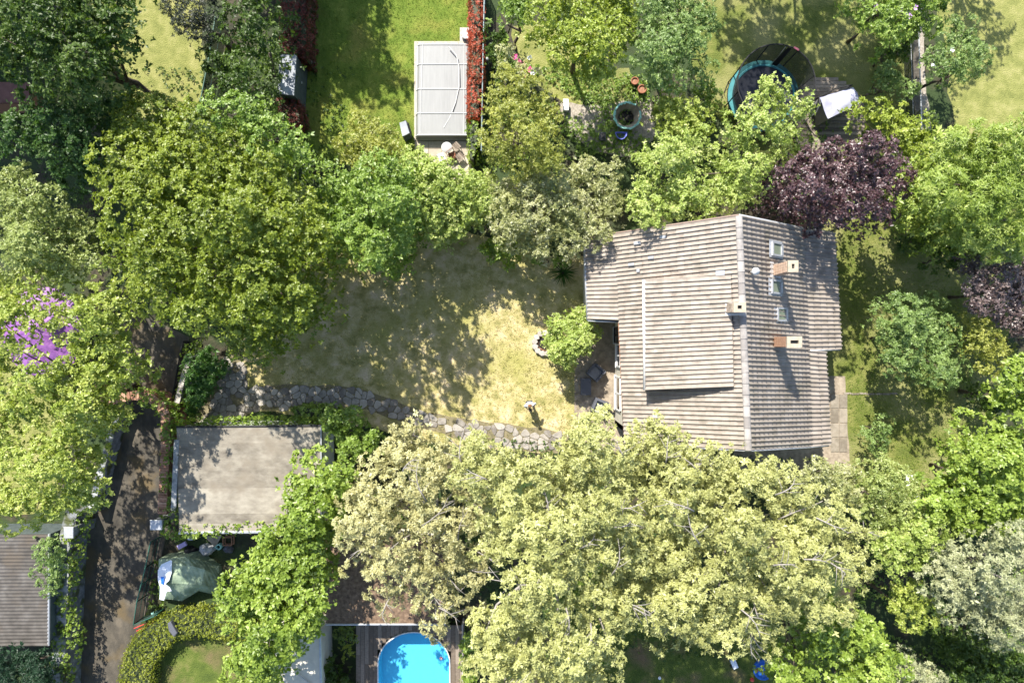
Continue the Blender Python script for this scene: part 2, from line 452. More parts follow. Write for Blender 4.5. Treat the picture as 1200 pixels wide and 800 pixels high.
sheet('terrace', [(960, 440), (990, 440), (996, 545), (930, 560), (860, 560), (860, 520), (960, 520)], 0.008, M['patio'], 0.05)
sheet('gravel_path', [(1070, -60), (1084, -60), (1083, 60), (1086, 110), (1092, 150), (1080, 170), (1070, 120)], 0.010, M['gravel'], 0.08)
sheet('earth_bed', [(655, 120), (710, 125), (760, 110), (770, 160), (740, 185), (690, 175), (665, 150)], 0.009, M['gravel'], 0.15)

# ------------------------------------------------------------ foliage engine
def pip(poly, X, Y):
    ins = np.zeros(X.shape, bool); n = len(poly)
    for i in range(n):
        x1, y1 = poly[i]; x2, y2 = poly[(i+1) % n]
        if y1 == y2: continue
        c = ((y1 > Y) != (y2 > Y)) & (X < (x2-x1)*(Y-y1)/(y2-y1)+x1)
        ins ^= c
    return ins


def edist(poly, X, Y):
    d = np.full(X.shape, 1e9); n = len(poly)
    for i in range(n):
        x1, y1 = poly[i]; x2, y2 = poly[(i+1) % n]
        L2 = (x2-x1)**2+(y2-y1)**2+1e-9
        t = np.clip(((X-x1)*(x2-x1)+(Y-y1)*(y2-y1))/L2, 0, 1)
        d = np.minimum(d, np.hypot(X-(x1+t*(x2-x1)), Y-(y1+t*(y2-y1))))
    return d


def unit(v): return v/(np.linalg.norm(v, axis=-1, keepdims=True)+1e-9)


def leaves_mesh(name, pos, axis, k, L, W, mats, parent, spread=(35, 85), fold=0.25, tint_s=None, droop=0.0, stem=0.0):
    """pos, axis: one sprig each; every sprig grows k leaves in a star round its axis"""
    n = len(pos)
    if n == 0: return None
    u = unit(axis)
    ref = np.where(np.abs(u[:, 2:3]) < 0.9, np.array([[0, 0, 1.0]]), np.array([[1.0, 0, 0]]))
    e1 = unit(np.cross(u, ref)); e2 = np.cross(u, e1)
    th = (np.arange(k)[None, :]*2*np.pi/k + rng.uniform(0, 6.28, (n, 1)) + rng.normal(0, .35, (n, k)))
    ph = np.radians(rng.uniform(spread[0], spread[1], (n, k)))
    t = np.cos(th)[..., None]*e1[:, None, :]+np.sin(th)[..., None]*e2[:, None, :]
    a = u[:, None, :]*np.cos(ph)[..., None]+t*np.sin(ph)[..., None]
    a[..., 2] -= droop
    a = unit(a + rng.normal(0, .12, a.shape))
    nn = u[:, None, :]*np.sin(ph)[..., None]-t*np.cos(ph)[..., None] + rng.normal(0, .24, a.shape)
    nn = nn-(nn*a).sum(-1, keepdims=True)*a
    nn = unit(nn)
    s = np.cross(a, nn)
    ll = (L*rng.uniform(.65, 1.25, (n, k)))[..., None]; ww = ll*(W/L)*.5
    b = pos[:, None, :]+a*stem+u[:, None, :]*rng.uniform(-.5, .5, (n, k))[..., None]*L*.9
    v0 = b; v1 = b+a*ll*.48+s*ww+nn*ww*fold; v2 = b+a*ll-nn*ll*.08; v3 = b+a*ll*.48-s*ww+nn*ww*fold
    V = np.stack([v0, v1, v2, v3], axis=2).reshape(-1, 3)
    N = n*k
    base = (np.arange(N)*4)[:, None]
    F3 = np.concatenate([base+np.array([[0, 1, 2]]), base+np.array([[0, 2, 3]])], axis=1).reshape(-1, 3)
    me = bpy.data.meshes.new(name)
    me.vertices.add(len(V)); me.vertices.foreach_set('co', V.astype(np.float32).ravel())
    me.loops.add(F3.size); me.loops.foreach_set('vertex_index', F3.astype(np.int32).ravel())
    me.polygons.add(len(F3))
    me.polygons.foreach_set('loop_start', np.arange(0, F3.size, 3, dtype=np.int32))
    me.update(calc_edges=True)
    if tint_s is None: tint_s = rng.uniform(0, 1, n)
    tn = np.clip(tint_s[:, None]*.65+rng.uniform(0, .35, (n, k)), 0, 1)
    at = me.attributes.new('tint', 'FLOAT', 'FACE')
    at.data.foreach_set('value', np.repeat(tn.ravel(), 2).astype(np.float32))
    me.materials.append(mats)
    o = bpy.data.objects.new(name, me); C.objects.link(o)
    if parent is not None:
        o.parent = parent; o.matrix_parent_inverse = parent_inv(parent)
    global NLEAF
    NLEAF += N
    return o


NLEAF = 0
SP = {}


def species(name, c0, c1, c2, L=.15, W=.075, k=7, dens=17, R=.85, transl=.36, rough=.45, spec=.35, spread=(48, 88), gap=1.25, flatz=.75, droop=0.05, low=.55, bark='bark'):
    light = c1[1] > .12
    br = lambda c: tuple(min(.62, v*(1.27 if light else 1.2)) for v in c)
    if L > .11: L *= .86; W *= .92; dens *= 1.16
    SP[name] = dict(mat=leaf_mat(name+'_leaf', br(c0), br(c1), br(c2), transl, min(rough, .42), max(spec, .5 if light else .25)), L=L, W=W, k=k, dens=dens, R=R, spread=spread, gap=gap, flatz=flatz, droop=droop, low=low, bark=bark)


species('oak', (.085, .12, .012), (.155, .20, .022), (.26, .30, .04), L=.15, W=.085, k=7, dens=27, R=.95)
species('fresh', (.07, .12, .015), (.15, .225, .035), (.30, .38, .09), L=.16, W=.085, k=6, dens=20, R=.75)
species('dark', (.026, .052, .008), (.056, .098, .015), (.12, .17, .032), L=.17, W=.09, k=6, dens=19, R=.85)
species('bluedark', (.026, .058, .014), (.052, .105, .022), (.11, .17, .04), L=.16, W=.085, k=6, dens=19, R=.8)
species('pale', (.11, .145, .035), (.22, .265, .075), (.37, .41, .15), L=.14, W=.07, k=6, dens=22, R=.7)
species('bright', (.12, .165, .022), (.24, .295, .05), (.44, .46, .14), L=.16, W=.085, k=6, dens=19, R=.75)
species('maple', (.09, .14, .018), (.175, .245, .035), (.33, .40, .09), L=.20, W=.12, k=5, dens=17, R=.8, droop=.1)
species('yellow', (.10, .14, .014), (.20, .255, .03), (.39, .43, .09), L=.15, W=.085, k=6, dens=20, R=.6)
species('limey', (.14, .19, .035), (.27, .34, .075), (.48, .52, .21), L=.14, W=.075, k=6, dens=23, R=.6)
species('locust', (.17, .175, .055), (.315, .325, .115), (.50, .49, .21), L=.155, W=.055, k=9, dens=19, R=.75, droop=.12, gap=1.3, bark='pale_bark', transl=.28)
species('blush', (.19, .18, .08), (.34, .32, .14), (.54, .50, .26), L=.16, W=.055, k=9, dens=15, R=.7, droop=.1, bark='pale_bark', transl=.25)
species('silver', (.13, .145, .07), (.24, .255, .13), (.37, .37, .21), L=.15, W=.05, k=9, dens=17, R=.75, bark='pale_bark', transl=.2)
species('sage', (.13, .16, .055), (.28, .29, .11), (.62, .57, .34), L=.15, W=.06, k=8, dens=19, R=.65, rough=.35, spec=.5)
species('plum', (.022, .010, .012), (.062, .030, .033), (.17, .11, .11), L=.15, W=.09, k=6, dens=19, R=.6, rough=.38, spec=.6, transl=.15)
species('copper', (.035, .022, .02), (.10, .068, .062), (.24, .19, .175), L=.14, W=.08, k=6, dens=19, R=.6, rough=.38, spec=.6, transl=.15)
species('jade', (.07, .12, .03), (.15, .22, .06), (.29, .37, .12), L=.13, W=.06, k=7, dens=22, R=.6)
species('olive', (.11, .135, .024), (.23, .25, .045), (.41, .41, .11), L=.13, W=.055, k=7, dens=22, R=.6)
species('feather', (.10, .145, .018), (.20, .27, .045), (.38, .42, .12), L=.22, W=.05, k=8, dens=16, R=.85, droop=.15)
species('hedge', (.05, .08, .010), (.10, .14, .018), (.18, .22, .03), L=.08, W=.045, k=6, dens=50, R=.4)
species('moss', (.09, .115, .008), (.17, .20, .014), (.27, .29, .04), L=.07, W=.04, k=6, dens=60, R=.4)
species('photinia', (.10, .06, .02), (.33, .075, .04), (.52, .14, .085), L=.14, W=.055, k=6, dens=44, R=.45)
species('redbrown', (.045, .02, .012), (.13, .035, .025), (.22, .07, .05), L=.14, W=.055, k=6, dens=44, R=.45)
species('ivy', (.07, .12, .012), (.15, .22, .03), (.28, .34, .07), L=.13, W=.11, k=4, dens=28, R=.4)
species('fern', (.025, .07, .012), (.055, .125, .02), (.10, .18, .035), L=.22, W=.06, k=7, dens=18, R=.5)
species('conifer', (.010, .028, .014), (.02, .05, .024), (.04, .08, .04), L=.20, W=.035, k=9, dens=18, R=.6)
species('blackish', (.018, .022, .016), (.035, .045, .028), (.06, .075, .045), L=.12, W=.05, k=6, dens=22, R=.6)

ALLTREES = []


def crown_pts(poly, spx):
    xs = [p[0] for p in poly]; ys = [p[1] for p in poly]
    gx = np.arange(min(xs)-spx, max(xs)+spx, spx); gy = np.arange(min(ys)-spx, max(ys)+spx, spx*.87)
    X, Y = np.meshgrid(gx, gy); X = X.copy(); X[1::2] += spx*.5
    X = (X+rng.uniform(-.38, .38, X.shape)*spx).ravel(); Y = (Y+rng.uniform(-.38, .38, Y.shape)*spx).ravel()
    return X, Y


def plant(name, cat, label, poly, z0, z1, spn, group=None, jit=.55, skip=None, branches=7, top_branches=0, thin=1.0, dscale=1.0, trunk=True, Rs=1.0, skirt=None, relief=1.0, fill=1.0):
    """poly: outline of the crown in the photo; z0..z1: heights of its rim and top"""
    s = SP[spn]
    if z1 < 6.3: dscale = dscale*1.22; fill = fill*1.35
    zm = (z0+z1)/2; R = s['R']*Rs
    ppm = F/(H-zm)
    spx = R*s['gap']*.93*ppm
    X, Y = crown_pts(poly, spx)
    ins = pip(poly, X, Y); X = X[ins]; Y = Y[ins]
    D = edist(poly, X, Y); keep = D > R*.52*ppm
    X, Y, D = X[keep], Y[keep], D[keep]
    if skip is not None:
        kk = np.ones(len(X), bool)
        for (sx, sy, sr) in skip: kk &= np.hypot(X-sx, Y-sy) > sr
        X, Y, D = X[kk], Y[kk], D[kk]
    if len(X) == 0:
        X = np.array([sum(p[0] for p in poly)/len(poly)]); Y = np.array([sum(p[1] for p in poly)/len(poly)]); D = np.array([R*ppm])
    dm = max(D.max(), 1e-3)
    q = 1-np.clip(D/dm, 0, 1)
    ph = rng.uniform(0, 6.28, 4); amp = relief*min(1.0, (z1-.6)/6)
    wX = (X-600)*(H-zm)/F; wY = (Y-400)*(H-zm)/F
    big = np.sin(wX*1.55+ph[0]+1.2*np.sin(wY*.9+ph[1]))*np.sin(wY*1.45+ph[2]+1.1*np.sin(wX*.8+ph[3]))
    Z = z0+(z1-z0)*np.sqrt(np.clip(1-q*q, 0, 1))+rng.normal(0, jit*.6*amp, len(X))+big*1.05*amp-.3*amp
    drop = (big < -.45) & (rng.uniform(0, 1, len(X)) < .5*min(1, relief)) & (D > R*ppm)
    if (~drop).sum() > 2: X, Y, D, Z = X[~drop], Y[~drop], D[~drop], Z[~drop]
    Z = np.clip(Z, R*.6, None)
    cen = np.stack([(X-600)*(H-Z)/F, (400-Y)*(H-Z)/F, Z], 1)
    rad = R*rng.uniform(.72, 1.3, len(X))
    # a second, lower storey of clumps that gives the crown depth
    low = rng.uniform(0, 1, len(X)) < s['low']
    c2 = cen[low].copy(); mid = cen.mean(0)
    c2[:, :2] = mid[:2]+(c2[:, :2]-mid[:2])*.93 + rng.normal(0, R*.45, (low.sum(), 2))
    c2[:, 2] = np.maximum(c2[:, 2]-R*rng.uniform(1.2, 2.2, low.sum()), R*.5)
    allc = np.concatenate([cen, c2]); allr = np.concatenate([rad, rad[low]*1.05])
    ctint = rng.uniform(0, 1, len(allc))
    pos = []; ax = []; tn = []
    for c, r, ct, lo in zip(allc, allr, ctint, np.arange(len(allc)) >= len(cen)):
        m = int(s['dens']*dscale*2*np.pi*r*r*(.30 if lo else 1.0)*thin)
        ns = max(3, int(m/(6.5 if not lo else 9)))
        sd0 = unit(rng.normal(0, 1, (ns, 3))); sd0[:, 2] = np.abs(sd0[:, 2]+.12)-.12; sd0 = unit(sd0)
        pick = rng.integers(0, ns, m); srad = rng.uniform(.86, 1.14, (ns, 1))[pick]
        d = unit(sd0[pick]+rng.normal(0, .17*.85/max(r, .45)*.9, (m, 3)))
        offc = np.linalg.norm(d-sd0[pick], axis=1, keepdims=True)*r
        sh = 1+.17*np.sin(d[:, 0:1]*5+ct*9)*np.cos(d[:, 1:2]*6+ct*5)
        rr = (rng.uniform(.86, 1.03, (m, 1))*srad-.9*offc*offc/max(r, .4))*sh
        p = c+d*r*rr*np.array([[1, 1, s['flatz']]])
        pos.append(p); ax.append(unit(d*.8+(d-sd0[pick])*1.6*r/.3*.5+np.array([[0, 0, .8]])+rng.normal(0, .18, (m, 3))))
        tn.append(np.clip(.42*ct+.33*rng.uniform(0, 1, ns)[pick]+.25*rng.uniform(0, 1, m), 0, 1))
    pos = np.concatenate(pos); ax = np.concatenate(ax); tn = np.concatenate(tn)
    ok = pos[:, 2] > .05
    pos, ax, tn = pos[ok], ax[ok], tn[ok]
    mid = cen[np.argmin(np.hypot(cen[:, 0]-mid[0], cen[:, 1]-mid[1]))] if len(cen) > 3 else mid
    base = (mid[0], mid[1], 0)
    o = empty(name, base, label, cat, group)
    # fewer, larger shade leaves low inside the crown
    fm = int(len(cen)*R*R*s['dens']*thin*1.3*fill)
    fi = rng.integers(0, len(cen), fm)
    fp = cen[fi]+rng.normal(0, R*.5, (fm, 3))*np.array([[1.1, 1.1, .5]]); fp[:, 2] -= R*rng.uniform(.5, 1.6, fm)
    fp[:, :2] = mid[:2]+(fp[:, :2]-mid[:2])*.96
    if skirt is not None:
        si = rng.integers(0, len(cen), fm*2); s2 = cen[si]+rng.normal(0, R*.5, (fm*2, 3)); s2[:, 2] = rng.uniform(skirt, max(z0, skirt+.5), fm*2)
        fp = np.concatenate([fp, s2])
    fp = fp[fp[:, 2] > .1]
    inner = leaves_mesh('inner_foliage', fp, unit(rng.normal(0, .4, (len(fp), 3))+np.array([[0, 0, 1]])), max(4, s['k']-2), s['L']*1.4, max(s['W']*1.4, s['L']*.62), s['mat'], o, (50, 90))
    leaves_mesh('crown' if z1 > 3.4 else 'foliage', pos, ax, s['k'], s['L'], s['W'], s['mat'], o, s['spread'], tint_s=tn, droop=s['droop'])
    if trunk:
        h = z1; tr = .018*h
        tp = [(mid[0]+random.uniform(-.1, .1)*i, mid[1]+random.uniform(-.1, .1)*i, h*.62*i/4) for i in range(5)]
        mb = MB(); mb.tube(tp, [tr*1.35, tr, tr*.9, tr*.75, tr*.55], 8)
        bk = M[s['bark']]
        mb.build('trunk' if z1 > 3.4 else 'stem', bk, o, True)
        idx = rng.permutation(len(cen))[:branches]
        for i in idx:
            e = Vector(cen[i]); a = Vector(tp[3 if random.random() < .5 else 4]); a.z *= random.uniform(.7, 1)
            m1 = a.lerp(e, .4)+Vector((random.uniform(-.3, .3), random.uniform(-.3, .3), .15*h*.4)); m2 = a.lerp(e, .75)+Vector((random.uniform(-.3, .3), random.uniform(-.3, .3), .1))
            MB().tube([a, m1, m2, e], [tr*.42, tr*.3, tr*.2, tr*.1], 5).build('branch', bk, o, True)
    # bare pale limbs that break out of the top of the crown
    for b in range(top_branches):
        i = rng.integers(len(cen)); c = Vector(cen[i]); r = rad[i]
        out = Vector((c.x-mid[0], c.y-mid[1], 0))
        out = out.normalized() if out.length > .1 else Vector((1, 0, 0))
        out = (out+Vector((random.uniform(-.9, .9), random.uniform(-.9, .9), 0))).normalized()
        ln = random.uniform(.7, 1.8)
        st = c+Vector((0, 0, r*s['flatz']*.75))-out*ln*.4
        sd = Vector((-out.y, out.x, 0))
        pts = [st+out*ln*t+sd*math.sin(t*2.5+b)*.18*ln+Vector((0, 0, .22*math.sin(t*3.1))) for t in (0, .25, .5, .75, 1)]
        mb = MB(); mb.tube(pts, [.034, .029, .024, .018, .010], 5)
        for q_ in range(4):
            p0 = pts[1+q_ % 3]; dd = (out*random.uniform(.3, 1)+sd*random.choice((-1, 1))*random.uniform(.5, 1)).normalized()*random.uniform(.3, .8)
            mb.tube([p0, p0+dd*.5+Vector((0, 0, .05)), p0+dd], [.016, .012, .007], 4)
        mb.build('branch', M['pale_bark'], o, True)
    ALLTREES.append((name, len(pos)))
    return o


def blossoms(o, pts, mat, r=.10, z=None):
    me = None
    for (x, y, zz) in pts:
        p = P(x, y, zz)
        if me is None:
            mb = MB()
            for q in range(7):
                a = q*2.4; d = Vector((math.cos(a), math.sin(a), .5)); sd = Vector((-math.sin(a), math.cos(a), 0))
                b = d*r*.25*(q % 3)
                mb.add([b, b+d*r*.6+sd*r*.45, b+d*r, b+d*r*.6-sd*r*.45], [(0, 1, 2, 3)])
            mb.add([(r*.4, 0, r*.3), (0, r*.4, r*.35), (-r*.4, 0, r*.3), (0, -r*.4, r*.4)], [(0, 1, 2, 3)])
            b_ = mb.build('blossom', mat, o); me = b_.data; b_.parent = o; b_.matrix_parent_inverse = Matrix.Identity(4)
        else:
            b_ = bpy.data.objects.new('blossom', me); C.objects.link(b_); b_.parent = o
        b_.location = (p[0]-o.location.x, p[1]-o.location.y, p[2]); b_.rotation_euler = (0, 0, random.uniform(0, 6))
        b_.scale = (random.uniform(.7, 1.2),)*3


def hedge(name, cat, label, poly, z1, spn, mats=None, group=None, zbase=0.0, dscale=1.0, wob=.08, core='hedge_core'):
    """a clipped or creeping mass: sprigs all over the top and sides of an outline (outline is at height z1)"""
    s = SP[spn]
    w = Q(poly, z1)
    A = abs(sum(w[i][0]*w[(i+1) % len(w)][1]-w[(i+1) % len(w)][0]*w[i][1] for i in range(len(w))))/2
    xs = [p[0] for p in w]; ys = [p[1] for p in w]
    bb = (max(xs)-min(xs))*(max(ys)-min(ys))
    n = int(s['dens']*dscale*bb*1.4)
    X = rng.uniform(min(xs), max(xs), n); Y = rng.uniform(min(ys), max(ys), n)
    k = pip(w, X, Y); X = X[k]; Y = Y[k]
    D = edist(w, X, Y)
    Z = z1-.10-np.clip(.22-D, 0, 1)*.9+wob*np.sin(X*3.1+Y*2.3)+wob*np.sin(X*1.3-Y*4.1)+rng.normal(0, wob*.7, len(X))
    pos = np.stack([X, Y, Z], 1); ax = unit(np.stack([rng.normal(0, .35, len(X)), rng.normal(0, .35, len(X)), np.ones(len(X))], 1))
    # sides
    sp = []; sa = []
    nW = len(w); ccw = sum(w[i][0]*w[(i+1) % nW][1]-w[(i+1) % nW][0]*w[i][1] for i in range(nW)) > 0
    for i in range(nW):
        a = np.array(w[i]); b = np.array(w[(i+1) % nW]); Ls = np.linalg.norm(b-a)
        m = int(s['dens']*dscale*Ls*(z1-zbase)*.7)
        if m == 0: continue
        t = rng.uniform(0, 1, (m, 1)); xy = a+(b-a)*t
        nv = np.array([b[1]-a[1], a[0]-b[0]])/max(Ls, 1e-6)
        if not ccw: nv = -nv
        z = rng.uniform(zbase+.05, z1-.1, m)
        xy = xy+nv*rng.normal(.0, .06, (m, 1))
        sp.append(np.concatenate([xy, z[:, None]], 1))
        sa.append(unit(np.concatenate([np.repeat(nv[None], m, 0), np.full((m, 1), .4)], 1)+rng.normal(0, .3, (m, 3))))
    if sp:
        pos = np.concatenate([pos]+sp); ax = np.concatenate([ax]+sa)
    c = (sum(xs)/nW, sum(ys)/nW, zbase)
    o = empty(name, c, label, cat, group)
    leaves_mesh('foliage', pos, ax, s['k'], s['L'], s['W'], s['mat'], o, s['spread'], tint_s=np.clip(.5+.35*np.sin(pos[:, 0]*2.3+1)*np.cos(pos[:, 1]*1.9)+rng.normal(0, .2, len(pos)), 0, 1))
    if core:
        cx, cy = c[0], c[1]
        cw = []
        for i in range(nW):
            x, y = w[i]
            d = Vector((x-cx, y-cy)); cw.append((x, y))
        # twiggy dark core a little inside the leaves
        import itertools
        pr = []
        for i in range(nW):
            a = Vector(w[i-1]); b = Vector(w[i]); e = Vector(w[(i+1) % nW])
            t = ((b-a).normalized()+(e-b).normalized())
            nv = Vector((t.y, -t.x)); nv = nv.normalized() if nv.length > 1e-6 else Vector((0, 0))
            if not ccw: nv = -nv
            pr.append(tuple(b-nv*.14))
        MB().prism(pr, zbase+.01, z1-.28, 0).build('twigs', M[core] if core in M else M['soil'], o)
    return o


def blade_plant(name, label, px, py, z, n, L, w, mat, cat='plant', group=None, up=.5):
    b = P(px, py, z)
    o = empty(name, (b[0], b[1], 0), label, cat, group)
    proto = None
    for i in range(n):
        a = i*2.399+random.uniform(-.2, .2); l = L*random.uniform(.75, 1.15); el = random.uniform(.25, 1.0)
        if proto is None:
            mb = MB(); seg = 5
            vs = []
            for j in range(seg+1):
                t = j/seg; ww = w*(1-t**2)*(.6+.8*t if t < .5 else 1)*.5
                x = t*(1-.12*t); zz = .75*t-.75*t*t
                vs += [(x, -ww, zz), (x, 0, zz-.02), (x, ww, zz)]
            fs = []
            for j in range(seg):
                fs += [(j*3, j*3+1, j*3+4, j*3+3), (j*3+1, j*3+2, j*3+5, j*3+4)]
            mb.add(vs, fs)
            lf = mb.build('leaf', mat, o); lf.matrix_parent_inverse = Matrix.Identity(4); proto = lf.data
        else:
            lf = bpy.data.objects.new('leaf', proto); C.objects.link(lf); lf.parent = o
        lf.location = (0, 0, max(0.05, z-.25)); lf.rotation_euler = (0, -el*up, a); lf.scale = (l, 1, l)
    MB().tube([(b[0], b[1], 0), (b[0], b[1], max(.1, z-.2))], [.09, .07], 6).build('stem', M['bark'], o)
    return o

# ------------------------------------------------------------ the house
house = empty('house', (9.5, 0, 0), 'large tiled house with a kinked grey-beige roof, three chimneys and roof windows', 'house')
V = Vector
RN, RS = V(P(866, 253, 8)), V(P(877, 527, 8))
LBN, LBS = V(P(722, 274, 3.72)), V(P(733, 519, 3.72))
t_n = (374-274)/(519-274.0)
LBM = LBN.lerp(LBS, t_n+.005)
LEN_, LES = V(P(686, 279, 3.1)), V(P(690, 374, 3.1))
RBN, RBS = V(P(940, 268, 4.05)), V(P(949, 523, 4.05))
RBM = RBN.lerp(RBS, (410-268)/(523-268.0))
REN, RES = V(P(976, 273, 3.3)), V(P(984, 409, 3.3))
RFN, RFS = V(P(965, 412, 3.62)), V(P(971, 521, 3.62))
DA, DB, DC, DD = V(P(857, 322, 7.80)), V(P(860, 453, 7.80)), V(P(758, 457, 5.62)), V(P(757, 328, 5.62))
dorm = [DA.xy, DB.xy, DC.xy, DD.xy]
roof = MB()


def slab_from(quad, th, mb):
    a, b, c, d = quad
    n = (b-a).cross(d-a).normalized()
    if n.z < 0: n = -n
    lo = [p-n*th for p in quad]
    hi = [p for p in quad]
    mb.add(lo+hi, [(0, 1, 2, 3), (4, 5, 6, 7), (0, 1, 5, 4), (1, 2, 6, 5), (2, 3, 7, 6), (3, 0, 4, 7)])


for q in ([RN, RS, LBS, LBN], [LBN, LBM, LES, LEN_], [RN, RS, RBS, RBN], [RBN, RBM, RES, REN], [RBM, RBS, RFS, RFN]):
    slab_from([p-V((0, 0, .04)) for p in q], .12, roof)
slab_from([DA-V((0, 0, .03)), DB-V((0, 0, .03)), DC-V((0, 0, .03)), DD-V((0, 0, .03))], .10, roof)
roof_o = roof.build('roof', M['deck_under'], house)

tiles = []     # (matrix columns, distance)


def tile_patch(A, B, Cc, D, ncol, nrow, skip=None, deep=False):
    for i in range(ncol):
        for j in range(nrow):
            u0, u1 = i/ncol, (i+1)/ncol; v0, v1 = j/nrow, (j+1)/nrow
            p = lambda u, v: A.lerp(B, u).lerp(D.lerp(Cc, u), v)
            p00, p10, p01, p11 = p(u0, v0), p(u1, v0), p(u0, v1), p(u1, v1)
            c = (p00+p11)/2
            if skip and pip([tuple(x) for x in skip], np.array([c.x]), np.array([c.y]))[0]: continue
            yv = ((p10-p00)+(p11-p01))/2; xv = ((p01-p00)+(p11-p10))/2
            n = yv.cross(xv)
            if n.z < 0: n = -n
            n.normalize()
            x = xv.normalized(); y = n.cross(x)
            Ly = yv.length; Lx = xv.length*1.13
            o = p00 if y.dot(yv) > 0 else p10
            jx = random.uniform(-.008, .008)
            # tilt the tile so that its lower end laps over the next one
            tilt = Matrix.Rotation(-.075+random.uniform(-.012, .012), 3, y)
            x2 = tilt @ x; n2 = tilt @ n
            if n2.z > n.z and False: pass
            tiles.append((o+n*.006+x*jx, x2, y, n2, Lx, Ly, (H-o.z)+(5 if deep else 0), deep))


skip_d = [(DA.x-.5, DA.y-.15), (DB.x-.5, DB.y+.15), (DC.x+.3, DC.y+.15), (DD.x+.3, DD.y-.15)]
tile_patch(RN, RS, LBS, LBN, 49, 17, skip_d)
tile_patch(LBN, LBM, LES, LEN_, 20, 4)
tile_patch(RN, RS, RBS, RBN, 49, 15, deep=True)
tile_patch(RBN, RBM, RES, REN, 27, 5, deep=True)
tile_patch(RBM, RBS, RFS, RFN, 22, 2, deep=True)
tile_patch(DA, DB, DC, DD, 24, 9)
prof = [(0, .010), (.12, .002), (.46, .004), (.60, .020), (.74, .060), (.88, .068), (.985, .040)]
th = .022
tv = []
for yy, zz in prof: tv.append((0, yy, zz))
for yy, zz in prof: tv.append((1, yy, zz+.0))
for yy, zz in prof: tv.append((1, yy, zz-th-.028))
n7 = len(prof)
tf = [(k, n7+k, n7+k+1, k+1) for k in range(n7-1)]+[(n7+k, 2*n7+k, 2*n7+k+1, n7+k+1) for k in range(n7-1)]
tf += [(n7-1, 2*n7-1, 3*n7-1)]
tmesh = bpy.data.meshes.new('tile'); tmesh.from_pydata(tv, [], tf); tmesh.materials.append(M['tile'])
tiles.sort(key=lambda t: t[6]+.02*math.hypot(t[0].x, t[0].y))
for (o, x, y, n, Lx, Ly, d, deep) in tiles[:279]:
    ob = bpy.data.objects.new('tile', tmesh); C.objects.link(ob)
    ob.parent = roof_o
    Mx = Matrix(((x.x*Lx, y.x*Ly, n.x, o.x), (x.y*Lx, y.y*Ly, n.y, o.y), (x.z*Lx, y.z*Ly, n.z, o.z), (0, 0, 0, 1)))
    ob.matrix_parent_inverse = Matrix.Identity(4)
    ob.matrix_basis = Mx
mb = MB(); tint = []
for (o, x, y, n, Lx, Ly, d, deep) in tiles[279:]:
    k_ = 1.0 if not deep else 1.25
    mb.add([o+x*(a*Lx*(1.0 if i_ < 14 or not deep else .93))+y*(b*Ly)+n*((c*k_ if i_ < 14 else c-.035*deep)+(.030*a if deep else 0)) for i_, (a, b, c) in enumerate(tv)], tf); tint += [random.random()]*len(tf)
rest = mb.build('tiles', M['tile'], roof_o)
rest['kind'] = 'stuff'
at = rest.data.attributes.new('tint', 'FLOAT', 'FACE'); at.data.foreach_set('value', tint)
# ridge tiles
nr = 21
rm = MB(); 
for k in range(7):
    a = math.pi*k/6
    rm.v.append((math.cos(a)*.15, 0, math.sin(a)*.10))
for k in range(7):
    a = math.pi*k/6
    rm.v.append((math.cos(a)*.165, 1.03, math.sin(a)*.115+.012))
rm.f = [(k, k+1, 8+k, 7+k) for k in range(6)]+[(7, 8, 9, 10, 11, 12, 13)]; rm.m = [0]*7
rmesh = None
for i in range(nr):
    p = RN.lerp(RS, i/nr); d = (RS-RN)/nr
    y = d.normalized(); x = y.cross(V((0, 0, 1))).normalized()
    if rmesh is None:
        ob = rm.build('ridge_tile', M['ridge'], roof_o); rmesh = ob.data
    else:
        ob = bpy.data.objects.new('ridge_tile', rmesh); C.objects.link(ob); ob.parent = roof_o
    ob.matrix_parent_inverse = Matrix.Identity(4)
    Lr = d.length
    ob.matrix_basis = Matrix(((x.x, y.x*Lr, 0, p.x), (x.y, y.y*Lr, 0, p.y), (0, 0, 1, p.z-.02), (0, 0, 0, 1)))
# loose pale tiles and small patches seen on the west slope


def on_left(px, py):
    z = 6.0
    for _ in range(30):
        x = (px-600)*(H-z)/F
        t = (10.0-x)/(10.0-5.25)
        z = 8-t*(8-3.72) if t < 1 else 3.72-(x-5.25)/(5.25-3.75)*-.62
    return V(P(px, py, z)), math.atan2(8-3.72, 10.0-5.25)


def on_right(px, py):
    z = 6.0
    for _ in range(30):
        x = (px-600)*(H-z)/F
        t = (x-10.1)/(14.45-10.1)
        z = 8-t*(8-4.05) if t < 1 else 4.05-(x-14.45)/(16.4-14.45)*.75
    return V(P(px, py, z)), math.atan2(8-4.05, 14.45-10.1)


for px, py, w, h in ((747, 285, 9, 3.5), (740, 310, 8, 3), (763, 302, 7, 3), (748, 317, 4, 4), (844, 320, 10, 5), (769, 487, 8, 3), (777, 278, 8, 3)):
    p, a = on_left(px, py)
    MB().box(p+V((-.03, 0, .10)), (w*.042, h*.042, .03), 0, ry=-a).build('roof_patch', M['lead'], roof_o)
